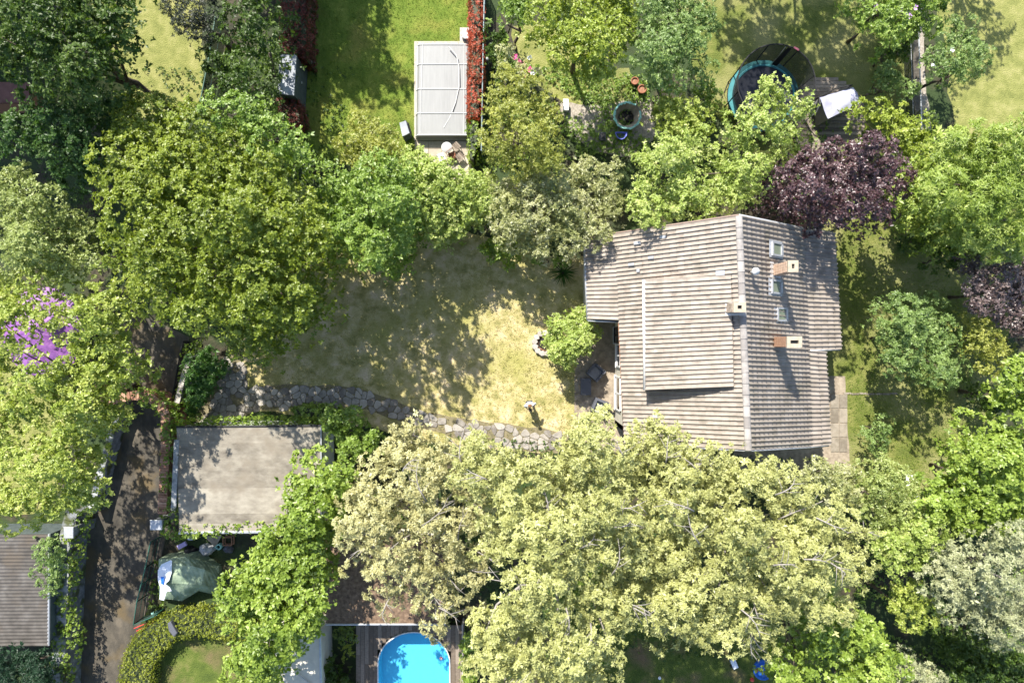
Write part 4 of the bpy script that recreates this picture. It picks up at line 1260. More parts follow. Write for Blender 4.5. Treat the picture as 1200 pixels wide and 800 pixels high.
# grey box by the pool
pa = Q([(468, 144), (475.5, 141.5), (480, 156), (471.5, 160)], 1.0)
o = empty('barrel_box', (pa[0][0], pa[0][1]-.3, 0), 'upright grey heat pump box on the grass left of the pool', 'box')
MB().prism(pa, 0, .93).build('housing', M['dark_panel'], o)
MB().prism([(x, y) for x, y in pa], .935, .99, inset=.02).build('lid', M['shedroof'], o)
g = Q([(474, 141), (478.5, 146), (481.5, 156)], .8)
MB().tube([(*g[0], .7), (*g[1], .85), (*g[2], .7)], .05, 6).build('pipe', M['black'], o)
# shed by the hedge
o = empty('garden_shed', P(340, 92, 0), 'narrow garden shed with light grey roof sheet between the red hedges', 'shed')
a = Q([(328, 64), (347.5, 64.5), (344.5, 112), (325.5, 110)], 2.05)
MB().prism(a, 2.0, 2.07).build('roof', M['shedroof'], o)
cx = sum(p_[0] for p_ in a)/4; cy = sum(p_[1] for p_ in a)/4
w_ = [(cx+(x-cx)*.97, cy+(y-cy)*.985) for x, y in a]
for i in range(4):
    p0 = V((*w_[i], 0)); p1 = V((*w_[(i+1) % 4], 0)); d = (p1-p0); k = max(2, int(d.length/.24)) if i == 1 else 1
    nn = V((d.y, -d.x, 0)).normalized()
    ctr = V((cx, cy, 0))
    if nn.dot((p0+p1)/2-ctr) < 0: nn = -nn
    for q in range(k):
        e0 = p0.lerp(p1, (q+.02)/k); e1 = p0.lerp(p1, (q+.98)/k)
        MB().prism([e0.xy, e1.xy, (e1-nn*.04).xy, (e0-nn*.04).xy], 0, 1.99).build('panel', M['dark_panel'], o)
MB().box((w_[1][0]*.5+w_[2][0]*.5+.03, w_[1][1]*.5+w_[2][1]*.5, 1.0), (.04, .10, .05)).build('handle', M['coverframe'], o)
p = P(366, 75, .4); o = empty('garden_tap', (p[0], p[1], 0), 'small white garden standpipe on the shaded lawn beside the shed', 'tap')
MB().tube([(p[0], p[1], 0), (p[0], p[1], .55)], .035, 6).build('post', M['black'], o)
MB().box((p[0], p[1]+.02, .58), (.05, .2, .05)).build('head', M['coverframe'], o)

# ------------------------------------------------------------ fences
def fence(name, label, pts, h, post_step, mat, rails=(.97,), mesh=None, px=True):
    w = [V(P(x, y, h)) for x, y in pts]
    o = empty(name, (w[0].x, w[0].y, 0), label, 'fence')
    for a, b in zip(w[:-1], w[1:]):
        d = b-a; k = max(1, round(d.length/post_step))
        for i in range(k+1):
            q = a.lerp(b, i/k); MB().tube([(q.x, q.y, 0), (q.x, q.y, h)], .032, 6).build('post', mat, o)
    for r in rails:
        MB().tube([(q.x, q.y, h*r) for q in w], .035 if r > .9 else .02, 6).build('rail', mat, o)
    if mesh:
        mb = MB()
        for a, b in zip(w[:-1], w[1:]): mb.add([(a.x, a.y, .05), (b.x, b.y, .05), (b.x, b.y, h*.96), (a.x, a.y, h*.96)], [(0, 1, 2, 3)])
        mb.build('wire_mesh', M['net'], o)
    return o


fence('wire_fence', 'long grey wire fence behind the red hedge beside the pool', [(568, -30), (566, 60), (564, 176)], 1.5, 2.2, M['wire'], (.98, .5, .08), True)
fence('garden_fence', 'thin pale metal fence along the gravel strip, upper right', [(1073, -30), (1077, 40), (1079, 100), (1081, 165)], 1.5, 2.0, M['lead'], (.98, .5), True)
fence('boundary_fence', 'dark fence between two hedges at the upper left', [(252, 20), (243, 75), (234, 120)], 1.6, 2.0, M['greenwire'], (.98, .5), True)
fence('green_fence', 'low green wire fence in front of the tent', [(176, 635), (170, 665), (160, 705), (156, 732), (180, 722)], 1.1, 1.2, M['greenwire'], (.98, .5, .1), True)
fence('edging_rail', 'black rail along the upper driveway edge', [(214, 400), (207, 435), (200, 474)], .8, 1.2, M['black'], (.98, .5), True)

# ------------------------------------------------------------ garage
zg = 2.75
o = empty('garage', P(290, 560, 0), 'garage with a flat sun-bleached felt roof, edged with ivy', 'garage')
g = Q([(207, 500), (376.5, 498.5), (376.5, 622), (210, 624)], zg)
MB().prism(g, zg-.25, zg-.02).build('roof_slab', M['deck_under'], o)
rs = bpy.data.objects['roof_slab']
for i in range(12):
    u0, u1 = i/12, (i+1)/12
    A_, B_, C_, D_ = [V((*q, 0)) for q in g]
    e = [D_.lerp(A_, u0), D_.lerp(A_, u1+.008), C_.lerp(B_, u1+.008), C_.lerp(B_, u0)]
    MB().prism([q.xy for q in e], zg-.018, zg+.004+.003*(i % 2)).build('felt_strip', M['felt'], rs)
cx = (g[0][0]+g[1][0])/2; cy = (g[0][1]+g[2][1])/2
for a, b in ((0, 1), (1, 2), (2, 3), (3, 0)):
    p0, p1 = V((*g[a], 0)), V((*g[b], 0)); c0 = V((cx, cy, 0))
    q0 = c0+(p0-c0)*.985; q1 = c0+(p1-c0)*.985; r0 = c0+(p0-c0)*.955; r1 = c0+(p1-c0)*.955
    MB().prism([q0.xy, q1.xy, r1.xy, r0.xy], 0, zg-.26).build('wall', M['greywall'], o)
MB().tube([(*g[0], zg+.02), (*g[1], zg+.02)], .06, 5).build('edge_trim', M['black'], o)
MB().tube([(*g[1], zg+.03), (*g[2], zg+.03)], .05, 5).build('edge_trim', M['lead'], o)
MB().tube([(*g[2], zg+.02), (*g[3], zg+.02)], .07, 5).build('gutter', M['lead'], o)
ga = P(207.5, 515, zg); gb = P(203.5, 598, zg)
MB().prism([(ga[0]-.13, ga[1]), (ga[0]+.13, ga[1]), (gb[0]+.13, gb[1]), (gb[0]-.13, gb[1])], zg-.06, zg+.05).build('gutter', M['wallstone'], o)

# ------------------------------------------------------------ walls of the driveway
def wallrun(name, label, pts, w, h, mat, cap=None, brick=None):
    q = [V((*P(x, y, h)[:2], 0)) for x, y in pts]
    o = empty(name, (q[0].x, q[0].y, 0), label, 'wall')
    mb = MB()
    for a, b in zip(q[:-1], q[1:]):
        d = (b-a).normalized(); n_ = V((-d.y, d.x, 0))*w/2
        mb.prism([(a-n_-d*.03).xy, (b-n_+d*.03).xy, (b+n_+d*.03).xy, (a+n_-d*.03).xy], 0, h-.06+random.uniform(0, .004))
    mb.build('masonry', mat, o)
    step, mt, nm = cap
    carry = 0
    for a, b in zip(q[:-1], q[1:]):
        L_ = (b-a).length; k = max(1, round(L_/step)); d = (b-a).normalized(); ang = math.atan2(d.y, d.x)
        for i in range(k):
            c_ = a.lerp(b, (i+.5)/k)
            MB().box((c_.x+random.uniform(-.01, .01), c_.y+random.uniform(-.01, .01), h-.02+random.uniform(0, .02)), (L_/k-.018, w+.05+random.uniform(-.03, .03), .075), ang).build(nm, mt, o)
    return o


wallrun('stone_wall', 'thick grey wall overgrown with ivy on the left of the driveway', [(84, 600), (75, 640), (71, 720), (67, 820)], .62, 1.5, M['wallstone'], (.42, M['wallstone'], 'coping_stone'))
wallrun('brick_arch_wall', 'curving brick wall with ivy crossing the driveway', [(112, 452), (125, 470), (140, 466), (158, 463), (175, 466), (187, 473), (194, 486), (194, 520), (192, 560), (190, 602)], .42, 1.9, M['brick'], (.125, M['brick'], 'brick'))
wallrun('side_wall', 'dark grey wall in shadow left of the driveway, below the brick arch', [(138, 480), (127, 520), (116, 560), (106, 600)], .3, 1.0, M['wallstone'], (.5, M['wallstone'], 'coping_stone'))
wallrun('garden_wall', 'short whitewashed wall between driveway rail and ferns', [(222, 418), (214, 445), (207, 472)], .22, 1.0, M['wallstone'], (.45, M['stonepale'], 'coping_stone'))
for px, py, w, h, z, lb in ((182.5, 615, .62, .52, 2.2, 'flat grey capstone pier at the driveway corner of the garage'), (80, 624, .5, .6, 2.1, 'pale pier cap on top of the ivy wall beside the corrugated shed')):
    p = P(px, py, z); o = empty('gate_pier', (p[0], p[1], 0), lb, 'gate pier')
    MB().box((p[0], p[1], z/2-.05), (w-.1, h-.1, z-.1)).build('pier', M['wallstone'], o)
    MB().prism([(p[0]-w/2, p[1]-h/2), (p[0]+w/2, p[1]-h/2), (p[0]+w/2, p[1]+h/2), (p[0]-w/2, p[1]+h/2)], z-.09, z-.02, inset=.03).build('cap', M['lead'], o)

# corrugated shed at the left edge
zs = 2.5
o = empty('lean_to_shed', P(20, 690, 0), 'shed with a brown corrugated roof at the lower left edge', 'shed')
X0, Y0 = P(-60, 626, zs)[:2]; X1, Y1 = P(54, 757, zs)[:2]
for s_ in range(4):
    xa = X0+(X1-X0)*s_/4; xb = X0+(X1-X0)*(s_+1)/4+.05
    mb = MB(); n_ = 140; vs = []
    for j in range(n_+1):
        y = Y1+(Y0-Y1)*j/n_; dz = .022*math.sin(j*2*math.pi*32/n_)
        zq = zs+.12*(1-(s_/4))
        vs += [(xa, y, zs+dz-.10*(s_/4)+.01*s_), (xb, y, zs+dz-.10*((s_+1)/4)+.01*s_)]
    mb.add(vs, [(2*j, 2*j+1, 2*j+3, 2*j+2) for j in range(n_)])
    mb.build('roof_sheet', M['corrug'], o, True)
MB().tube([(X1+.08, Y0, zs-.12), (X1+.05, Y1, zs-.12)], .06, 6).build('gutter', M['lead'], o)
for (a, b, c_, d) in ((X0, Y1+.1, X1-.1, Y1+.2), (X0, Y0-.2, X1-.1, Y0-.1), (X1-.2, Y1+.2, X1-.1, Y0-.2)):
    MB().prism([(a, b), (c_, b), (c_, d), (a, d)], 0, zs-.2).build('wall', M['dark_panel'], o)

# brown flat roof, pale roof at the bottom
o = empty('outbuilding', P(425, 690, 0), 'low outbuilding with a brown leaf-littered flat roof under the pale tree', 'outbuilding')
g = Q([(382, 628), (520, 628), (522, 731), (382, 731)], 2.4)
MB().prism(g, 2.2, 2.4).build('roof', M['brownroof'], o)
MB().prism([(x*.995+(-.2)*0, y) for x, y in Q([(386, 634), (516, 634), (516, 724), (386, 724)], 2.4)], 0, 2.2).build('wall', M['cream'], o)
MB().tube([(*g[2], 2.42), (*g[3], 2.42)], .05, 5).build('edge_trim', M['lead'], o)
o = empty('pale_roofed_building', P(330, 790, 0), 'building with a smooth beige roof at the bottom edge, partly under a bright tree', 'building')
g = Q([(300, 742), (375, 742), (377, 840), (300, 840)], 2.9)
MB().prism(g, 2.6, 2.9).build('roof', M['cream'], o)
MB().prism(Q([(304, 746), (371, 746), (373, 836), (304, 836)], 2.9), 0, 2.6).build('wall', M['cream'], o)
MB().tube([(*g[1], 2.93), (*g[2], 2.93)], .06, 6).build('gutter', M['lead'], o)
MB().tube([V(P(333, 782, 2.95)), V(P(350, 790, 3.0)), V(P(366, 803, 2.95))], .04, 4).build('roof_seam', M['coverframe'], o)

# red brown roof and block of flats at the upper left
o = empty('brown_roofed_shed', P(25, 95, 0), 'shed with a red-brown roof glimpsed under the dark tree, upper left', 'shed')
g = Q([(-60, 95), (34, 97), (34, 120), (-60, 122)], 2.2)
MB().prism(g, 2.0, 2.2).build('roof', M['redroof'], o)
MB().prism([(x, y) for x, y in Q([(-56, 98), (30, 100), (30, 116), (-56, 118)], 2.2)], 0, 2.0).build('wall', M['brick'], o)
o = empty('apartment_block', (-32, 27, 0), 'tall apartment block beyond the upper left corner, outside the photo', 'building')
bx1, by0 = -26.2, 20.2
MB().prism([(bx1-16, by0), (bx1, by0), (bx1, by0+5), (bx1-16, by0+5)], 0, 17.6).build('wall', M['cream'], o)
MB().prism([(bx1-16.2, by0-.1), (bx1+.0, by0-.1), (bx1+.0, by0+5.1), (bx1-16.2, by0+5.1)], 17.6, 18.0).build('roof', M['felt'], o)
for fl_ in range(5):
    for k in range(5):
        MB().box((bx1-2-k*3, by0-.02, 1.9+fl_*3.3), (1.3, .08, 1.4)).build('window', M['dark_glass'], o)

# ------------------------------------------------------------ raised pool at the bottom
zp = .9
cx_, _, _ = P(485, 790, zp); rx = 43*(H-zp)/F; ryy = 38*(H-zp)/F
cyp = P(485, 778, zp)[1]
def oval(k, n=44):
    out = []
    for i in range(n):
        a = 2*math.pi*i/n
        x = math.cos(a)*(rx+k); y = math.sin(a)*(ryy+k)
        out.append((cx_+x, cyp+y if y > 0 else cyp-2.6+y))
    return out
o = empty('swimming_pool', (cx_, cyp, 0), 'oval bright blue swimming pool at the bottom edge under the pale branches', 'swimming pool')
ov, oi, of_ = oval(.0), oval(-.055), oval(-.14)
n_ = len(ov)
MB().add([(x, y, zp-.05) for x, y in ov]+[(x, y, zp) for x, y in ov]+[(x, y, zp) for x, y in oi]+[(x, y, zp-.08) for x, y in oi], [(l*n_+i, l*n_+(i+1) % n_, (l+1)*n_+(i+1) % n_, (l+1)*n_+i) for l in range(3) for i in range(n_)]).build('rim', M['white_paint'], o)
MB().add([(x, y, zp-.06) for x, y in oval(-.056)]+[(x, y, .06) for x, y in oval(-.12)], [(i, (i+1) % n_, n_+(i+1) % n_, n_+i) for i in range(n_)]+[tuple(range(n_, 2*n_))]).build('liner', M['pool_wall'], o)
MB().add([(x, y, zp-.12) for x, y in oval(-.06)], [tuple(range(n_))]).build('water', M['water'], o)
MB().add([(x, y, zp-.06) for x, y in oval(-.02)]+[(x, y, .0) for x, y in oval(-.02)], [(i, (i+1) % n_, n_+(i+1) % n_, n_+i) for i in range(n_)]).build('outer_wall', M['white_paint'], o)
dk = empty('pool_deck', (cx_, cyp+1, 0), 'grey-brown timber deck round the blue oval pool', 'deck')
x0, y0_, _ = P(417, 733, zp); x1, y1_, _ = P(541, 830, zp)
MB().prism([(x0, y1_-2), (x1, y1_-2), (x1, y0_), (x0, y0_)], 0.01, .04).build('deck_base', M['soil'], dk)
bw = .235; xx = x0
ov2 = np.array(oval(.03))
while xx < x1-.05:
    xm = xx+bw/2
    segs = [(y1_-2, y0_)]
    dx = abs(xm-cx_)
    if dx < rx+.05:
        yy = cyp+(ryy+.04)*math.sqrt(max(0, 1-(dx/(rx+.06))**2)); segs = [(yy, y0_)]
    for (a, b) in segs:
        c0 = b
        while c0 > a+.05:
            c1 = max(a, c0-random.choice((1.6, 2.1)))
            MB().prism([(xx, c1+.008), (xx+bw-.015, c1+.008), (xx+bw-.015, c0), (xx, c0)], zp-.12, zp-.06+random.uniform(0, .006)).build('board', M['wood'], dk)
            c0 = c1
    xx += bw
MB().prism([(x1, y1_-2), (x1+.08, y1_-2), (x1+.08, y0_+.06), (x1, y0_+.06)], 0, zp-.03).build('fascia', M['stonepale'], dk)
p = P(517, 771, zp-.1); o = empty('pool_float', (p[0], p[1], zp-.1), 'small red and white ball floating in the blue pool', 'ball')
MB().lathe([(0, -.09), (.06, -.07), (.09, 0), (.06, .07), (0, .09)], (p[0], p[1], zp-.1), 14).build('ball', M['pink'], o, True)
MB().lathe([(.05, .078), (.03, .088), (0, .093)], (p[0], p[1], zp-.1), 14).build('cap', M['white_paint'], o, True)

# ------------------------------------------------------------ tent, tarpaulin and junk behind the garage
o = empty('tarpaulin_tent', P(222, 678, 0), 'sagging green tarpaulin shelter with a white sheet over its left end', 'tent')
G = [[(186, 655), (203, 654), (222, 652), (241, 658), (256, 663)], [(186, 668), (203, 664), (222, 662), (240, 667), (257, 676)], [(186, 684), (202, 683), (220, 684), (236, 685), (256, 690)], [(187, 701), (200, 702), (213, 704), (233, 692), (250, 696)]]
Zg = [[1.0, 1.3, 1.25, .7, .35], [1.25, 1.65, 1.6, 1.5, .45], [1.2, 1.55, 1.5, 1.35, .4], [.55, .75, .5, .7, .3]]
vs = []; sub = 9
for j in range(3*sub+1):
    for i in range(4*sub+1):
        a, b = min(j//sub, 2), min(i//sub, 3); u, v = i/sub-b, j/sub-a
        f = lambda q: (q[a][b]*(1-u)+q[a][b+1]*u)*(1-v)+(q[a+1][b]*(1-u)+q[a+1][b+1]*u)*v
        gx = [[t[0] for t in r] for r in G]; gy = [[t[1] for t in r] for r in G]
        z = f(Zg)+.035*math.sin(i*.9+1.4*math.sin(j*.5))*math.cos(j*.35)+.03*math.sin(i*.33+j*.71)+.012*math.sin(i*2.1-j*1.3)
        vs.append(P(f(gx), f(gy), z))
nc = 4*sub+1
MB().add(vs, [(j*nc+i, j*nc+i+1, (j+1)*nc+i+1, (j+1)*nc+i) for j in range(3*sub) for i in range(4*sub)]).build('tarpaulin', M['tarp'], o)
rim_ = [vs[i] for i in range(nc)]+[vs[j*nc+nc-1] for j in range(1, 3*sub+1)]+[vs[3*sub*nc+i] for i in range(nc-2, -1, -1)]+[vs[j*nc] for j in range(3*sub-1, 0, -1)]
n_ = len(rim_)
MB().add([(x, y, z-.01) for x, y, z in rim_]+[(x, y, .02) for x, y, z in rim_], [(i, (i+1) % n_, n_+(i+1) % n_, n_+i) for i in range(n_)]).build('side_flap', M['tarp'], o)
for px, py in ((203, 664), (222, 662), (202, 683), (220, 684)):
    q = P(px, py, 1.4); MB().tube([(q[0], q[1], 0), (q[0], q[1], 1.38)], .03, 6).build('pole', M['black'], o)
sh = [(200, 656), (201.5, 657), (201, 671), (198, 680), (193.5, 684), (199, 688), (201, 692), (195, 693), (192, 703), (187, 702), (188, 688), (185, 679), (185, 668), (189, 661)]
zf = 1.85
mb = MB(); q = [V(P(x, y, zf-abs(x-194)*.02)) for x, y in sh]
mb.add([v for v in q]+[v-V((0, 0, .03)) for v in q], [tuple(range(len(q))), tuple(range(2*len(q)-1, len(q)-1, -1))]+[(i, len(q)+i, len(q)+(i+1) % len(q), (i+1) % len(q)) for i in range(len(q))])
o2 = mb.build('white_sheet', M['cloth'], None); tag(o2, 'white crumpled sheet with a blue mark draped over the green tarpaulin', 'sheet')
q = P(190, 680, 1.9)
bl = MB().prism([(q[0]-.07, q[1]-.2), (q[0]+.05, q[1]-.22), (q[0]+.09, q[1]+.18), (q[0]-.09, q[1]+.2)], zf+.0, zf+.025).build('blue_mark', M['blue'], o2)
def lump(name, label, cat, px, py, z, rxx, ry_, hh, mat, seed=0):
    p = P(px, py, z)
    n1, n2 = 12, 6; vs = []; fs = []
    for j in range(n2+1):
        t = math.pi/2*j/n2
        for i in range(n1):
            a = 2*math.pi*i/n1; k = 1+.13*math.sin(3*a+seed)+.09*math.sin(7*a+seed*2+j)
            vs.append((p[0]+rxx*k*math.cos(t)*math.cos(a), p[1]+ry_*k*math.cos(t)*math.sin(a), .02+hh*math.sin(t)*(1+.12*math.sin(2*a+j))))
    for j in range(n2):
        for i in range(n1): fs.append((j*n1+i, j*n1+(i+1) % n1, (j+1)*n1+(i+1) % n1, (j+1)*n1+i))
    ob = MB().add(vs, fs).build(name, mat, None, True); tag(ob, label, cat); return ob


lump('rubbish_bag', 'silvery grey plastic sack behind the garage, largest of the bags', 'bag', 240, 645.5, .4, .42, .34, .55, M['grey_bag'], 1)
lump('rubbish_bag', 'black bin bag between the lilac bag and the silvery sack', 'bag', 222, 648, .35, .45, .32, .5, M['black'], 2)
lump('rubbish_bag', 'small white bag close under the garage gutter', 'bag', 222, 631, .3, .2, .16, .3, M['cloth'], 3)
lump('rubbish_bag', 'dark grey bin bag at the right end of the junk', 'bag', 266, 644, .3, .28, .26, .35, M['grey_fabric'], 4)
p = P(213, 639, .45); ob = MB().box((p[0], p[1], .4), (.5, .24, .12), .5).build('folded_mattress', M['lilac'], None); tag(ob, 'lilac folded mat among the junk behind the garage', 'mat')
p = P(255.5, 641, .35); o = empty('watering_can', (p[0], p[1], 0), 'teal watering can among the junk behind the garage', 'watering can')
MB().lathe([(.16, 0), (.17, .28), (.12, .34), (.10, .33)], (p[0], p[1], 0), 14).build('body', M['turq'], o, True)
MB().tube([(p[0]+.12, p[1], .1), (p[0]+.35, p[1]+.1, .36)], [.035, .02], 6).build('spout', M['turq'], o)
MB().tube([(p[0]-.12, p[1], .3), (p[0]-.2, p[1], .42), (p[0]+.05, p[1], .46)], .015, 5).build('handle', M['turq'], o)
p = P(249, 634, .5); ob = MB().add([(p[0]-.45, p[1]+.3, .55), (p[0]+.5, p[1]+.32, .5), (p[0]+.05, p[1]-.42, .25), (p[0]-.45, p[1]+.3, .5), (p[0]+.5, p[1]+.32, .45), (p[0]+.05, p[1]-.42, .2)], [(0, 2, 1), (3, 4, 5), (0, 1, 4, 3), (1, 2, 5, 4), (2, 0, 3, 5)]).build('brown_tarpaulin', M['patio'], None); tag(ob, 'brown-grey triangular tarpaulin tucked under the garage gutter', 'tarpaulin')
p = P(266.5, 634, .4); o = empty('wooden_crate', (p[0], p[1], 0), 'open brown wooden crate frame behind the garage', 'crate')
for z_ in (.1, .4):
    for (dx, dy, sx, sy) in ((0, .22, .5, .05), (0, -.22, .5, .05), (.24, 0, .05, .4), (-.24, 0, .05, .4)): MB().box((p[0]+dx, p[1]+dy, z_), (sx, sy, .07)).build('slat', M['rust_wood'], o)
p = P(181, 719, .2); ob = MB().box((p[0], p[1], .12), (.3, .22, .22), .3).build('green_bottle_crate', M['turq'], None); tag(ob, 'small mint green canister on the ground beside the fence corner', 'canister')
for k, (a, b) in enumerate((((157, 736), (190, 722)), ((160, 739), (184, 727)))):
    q0, q1 = V(P(*a, .2)), V(P(*b, .2)); ob = MB().tube([q0, q1], .025, 6).build('garden_cane', M['red'], None)
    tag(ob, ['longer red pole lying by the round hedge', 'shorter red pole lying by the round hedge, lower one'][k], 'pole')
p = P(200.5, 737, 1.3); ob = MB().prism([(p[0]-.2, p[1]+.32), (p[0]-.02, p[1]+.4), (p[0]+.32, p[1]-.2), (p[0]+.14, p[1]-.42), (p[0]-.12, p[1]-.1)], 1.05, 1.28, inset=.04).build('grey_bag', M['grey_fabric'], None); tag(ob, 'dark grey bag lying on top of the curved hedge', 'bag')

# purple canopy under the bright tree
c = P(46, 388, 1.6)
o = empty('garden_canopy', (c[0], c[1], 0), 'purple round fabric canopy half hidden beneath the bright branches, left edge', 'canopy')
vs = []; fs = []; NR, NT = 8, 36; Rr = 2.35
for j in range(NR+1):
    for i in range(NT):
        a = 2*math.pi*i/NT; r = Rr*j/NR*(1+.03*math.sin(6*a))
        vs.append((c[0]+r*math.cos(a), c[1]+r*math.sin(a), 2.15-.75*(j/NR)**1.2+.06*math.sin(12*a)*(j/NR)))
for j in range(NR):
    for i in range(NT): fs.append((j*NT+i, j*NT+(i+1) % NT, (j+1)*NT+(i+1) % NT, (j+1)*NT+i))
MB().add(vs, fs).build('canopy', M['purple'], o)
for k in range(6):
    a = k*math.pi/3+.3; MB().tube([(c[0]+2.2*math.cos(a), c[1]+2.2*math.sin(a), 0), (c[0]+2.2*math.cos(a), c[1]+2.2*math.sin(a), 1.42)], .03, 6).build('pole', M['lead'], o)

# things on the dark lawn at the bottom right
p = P(896, 786, .3); o = empty('paddling_pool', (p[0], p[1], 0), 'deep blue paddling pool at the bottom edge under the boughs', 'paddling pool')
MB().lathe([(.55, .02), (.58, .16), (.52, .25), (.45, .16), (.44, .05), (0, .04)], (p[0], p[1], 0), 24).build('basin', M['blue'], o, True)
for px, py, r, mt, lb in ((886.5, 785, .10, 'red', 'small red ball touching the blue paddling pool'), (881.5, 796, .12, 'red', 'larger red ball at the very bottom edge'), (773, 794, .09, 'cloth', 'white ball alone on the dark lawn')):
    p = P(px, py, r); ob = MB().lathe([(0, -r), (.7*r, -.7*r), (r, 0), (.7*r, .7*r), (0, r)], (p[0], p[1], r), 14).build('ball', M[mt], None, True); tag(ob, lb, 'ball')
p = P(861.5, 779, .4); o = empty('toy_car', (p[0], p[1], 0), 'small grey and white toy cart on the dark lawn left of the paddling pool', 'toy')
MB().box((p[0], p[1], .2), (.28, .5, .2), .4).build('body', M['cloth'], o)
for dx, dy in ((-.16, .16), (.16, .2), (-.1, -.22), (.2, -.14)): MB().lathe([(0, -.03), (.07, -.03), (.07, .03), (0, .03)], (p[0]+dx, p[1]+dy, .07), 10).build('wheel', M['black'], o)
p = P(571.5, 68.5, 1.6); ob = MB().lathe([(0, -.1), (.07, -.07), (.1, 0), (.07, .07), (0, .1)], (p[0], p[1], 1.55), 14).build('fence_lamp', M['coverframe'], None, True)
q = MB().tube([(p[0], p[1], 0), (p[0], p[1], 1.46)], .02, 6).build('post', M['wire'], ob); tag(ob, 'small white globe on a post behind the wire fence by the red hedge', 'globe')

# ------------------------------------------------------------ the person on the lawn
def skin_obj(name, pts, edges, radii, mat, parent, sub=2, root=0):
    me = bpy.data.meshes.new(name); me.from_pydata(pts, edges, []); me.materials.append(mat)
    ob = bpy.data.objects.new(name, me); C.objects.link(ob)
    m_ = ob.modifiers.new('skin', 'SKIN'); m_.use_smooth_shade = True
    for i, r in enumerate(radii):
        v_ = me.skin_vertices[0].data[i]; v_.radius = r if hasattr(r, '__len__') else (r, r); v_.use_root = (i == root)
    s_ = ob.modifiers.new('sub', 'SUBSURF'); s_.levels = sub; s_.render_levels = sub
    ob.parent = parent
    return ob


pp = P(620.5, 473.5, 1.0)
pers = empty('person', (0, 0, 0), 'person in a white shirt and dark trousers on the lawn, elbow out, holding a controller', 'person')
# local frame: faces -y, stands 1.74 m
body = [(0, .01, .93), (0, .02, 1.12), (0, .02, 1.32), (0, .0, 1.44), (0, -.015, 1.53), (0, -.04, 1.62), (0, -.05, 1.70),
        (-.19, .01, 1.41), (-.28, -.02, 1.20), (-.14, -.24, 1.12), (-.09, -.28, 1.13),
        (.19, .01, 1.41), (.33, .02, 1.20), (.17, -.22, 1.12), (.10, -.28, 1.13)]
be = [(0, 1), (1, 2), (2, 3), (3, 4), (4, 5), (5, 6), (3, 7), (7, 8), (8, 9), (9, 10), (3, 11), (11, 12), (12, 13), (13, 14)]
skin_obj('body', body, be, [(.14, .10), (.13, .10), (.15, .11), (.09, .08), (.055, .055), (.085, .10), (.06, .075), .055, .045, .032, .03, .055, .045, .032, .03], M['skin'], pers)
sb = body[:4]+[(0, .0, 1.47)]+[body[7], body[8], (-.22, -.13, 1.16), body[11], body[12], (.26, -.08, 1.16)]
skin_obj('shirt', sb, [(0, 1), (1, 2), (2, 3), (3, 4), (3, 5), (5, 6), (6, 7), (3, 8), (8, 9), (9, 10)], [(.18, .15), (.17, .15), (.18, .16), (.13, .12), (.07, .07), (.075, .08), .06, .055, (.075, .08), .06, .055], M['shirt'], pers)
lg = [(0, .01, .95), (-.10, .01, .85), (-.11, -.02, .48), (-.12, .03, .08), (.10, .01, .85), (.12, .02, .48), (.14, .05, .08)]
skin_obj('trousers', lg, [(0, 1), (1, 2), (2, 3), (0, 4), (4, 5), (5, 6)], [(.17, .12), (.10, .10), .07, .055, (.10, .10), .07, .055], M['trousers'], pers)
for s_, y_0 in ((-1, -.02), (1, .0)):
    skin_obj('shoe', [(s_*.125, y_0+.06, .05), (s_*.13, y_0-.06, .05), (s_*.135, y_0-.18, .04)], [(0, 1), (1, 2)], [(.05, .05), (.05, .045), (.045, .035)], M['black'], pers)
    h0 = V((s_*.095, -.29, 1.13))
    for f in range(4):
        b0 = h0+V((-s_*.012*f+s_*.02, -.02, .01)); L_ = (.07, .08, .075, .06)[f]
        skin_obj('finger', [tuple(b0), tuple(b0+V((0, -L_*.5, .005))), tuple(b0+V((-s_*.012, -L_*.8, -.02)))], [(0, 1), (1, 2)], [.010, .009, .007], M['skin'], pers, 1)
    skin_obj('thumb', [tuple(h0+V((-s_*.02, .01, .015))), tuple(h0+V((-s_*.045, -.02, .035)))], [(0, 1)], [.011, .009], M['skin'], pers, 1)
skin_obj('hair', [(0, -.01, 1.60), (0, -.03, 1.70), (0, -.045, 1.745)], [(0, 1), (1, 2)], [(.10, .10), (.115, .12), (.075, .08)], M['hair'], pers)
for s_ in (-1, 1):
    MB().lathe([(0, -.012), (.012, 0), (0, .012)], (s_*.033, -.142, 1.635), 8).build('eye', M['black'], pers).matrix_parent_inverse = Matrix.Identity(4)
mb = MB(); mb.add([(-.014, -.14, 1.60), (.014, -.14, 1.60), (0, -.165, 1.605), (0, -.14, 1.64)], [(0, 1, 2), (0, 2, 3), (1, 3, 2)])
mb.build('nose', M['skin'], pers)
MB().box((0, -.140, 1.575), (.045, .01, .01)).build('mouth', M['terracotta'], pers)
pers.location = (pp[0], pp[1], .004); pers.rotation_euler = (0, 0, math.radians(10))
dr = empty('remote_controller', (0, 0, 0), "small black controller held in the person's hands", 'controller')
MB().box((0, 0, 0), (.17, .09, .04)).build('body', M['black'], dr)
MB().box((0, .09, .035), (.15, .08, .012), rx=.5).build('screen', M['dark_glass'], dr)
mp = Matrix.Translation(pers.location) @ Matrix.Rotation(math.radians(10), 4, 'Z')
dr.location = mp @ V((0, -.33, 1.145)); dr.rotation_euler = (0, 0, math.radians(10))

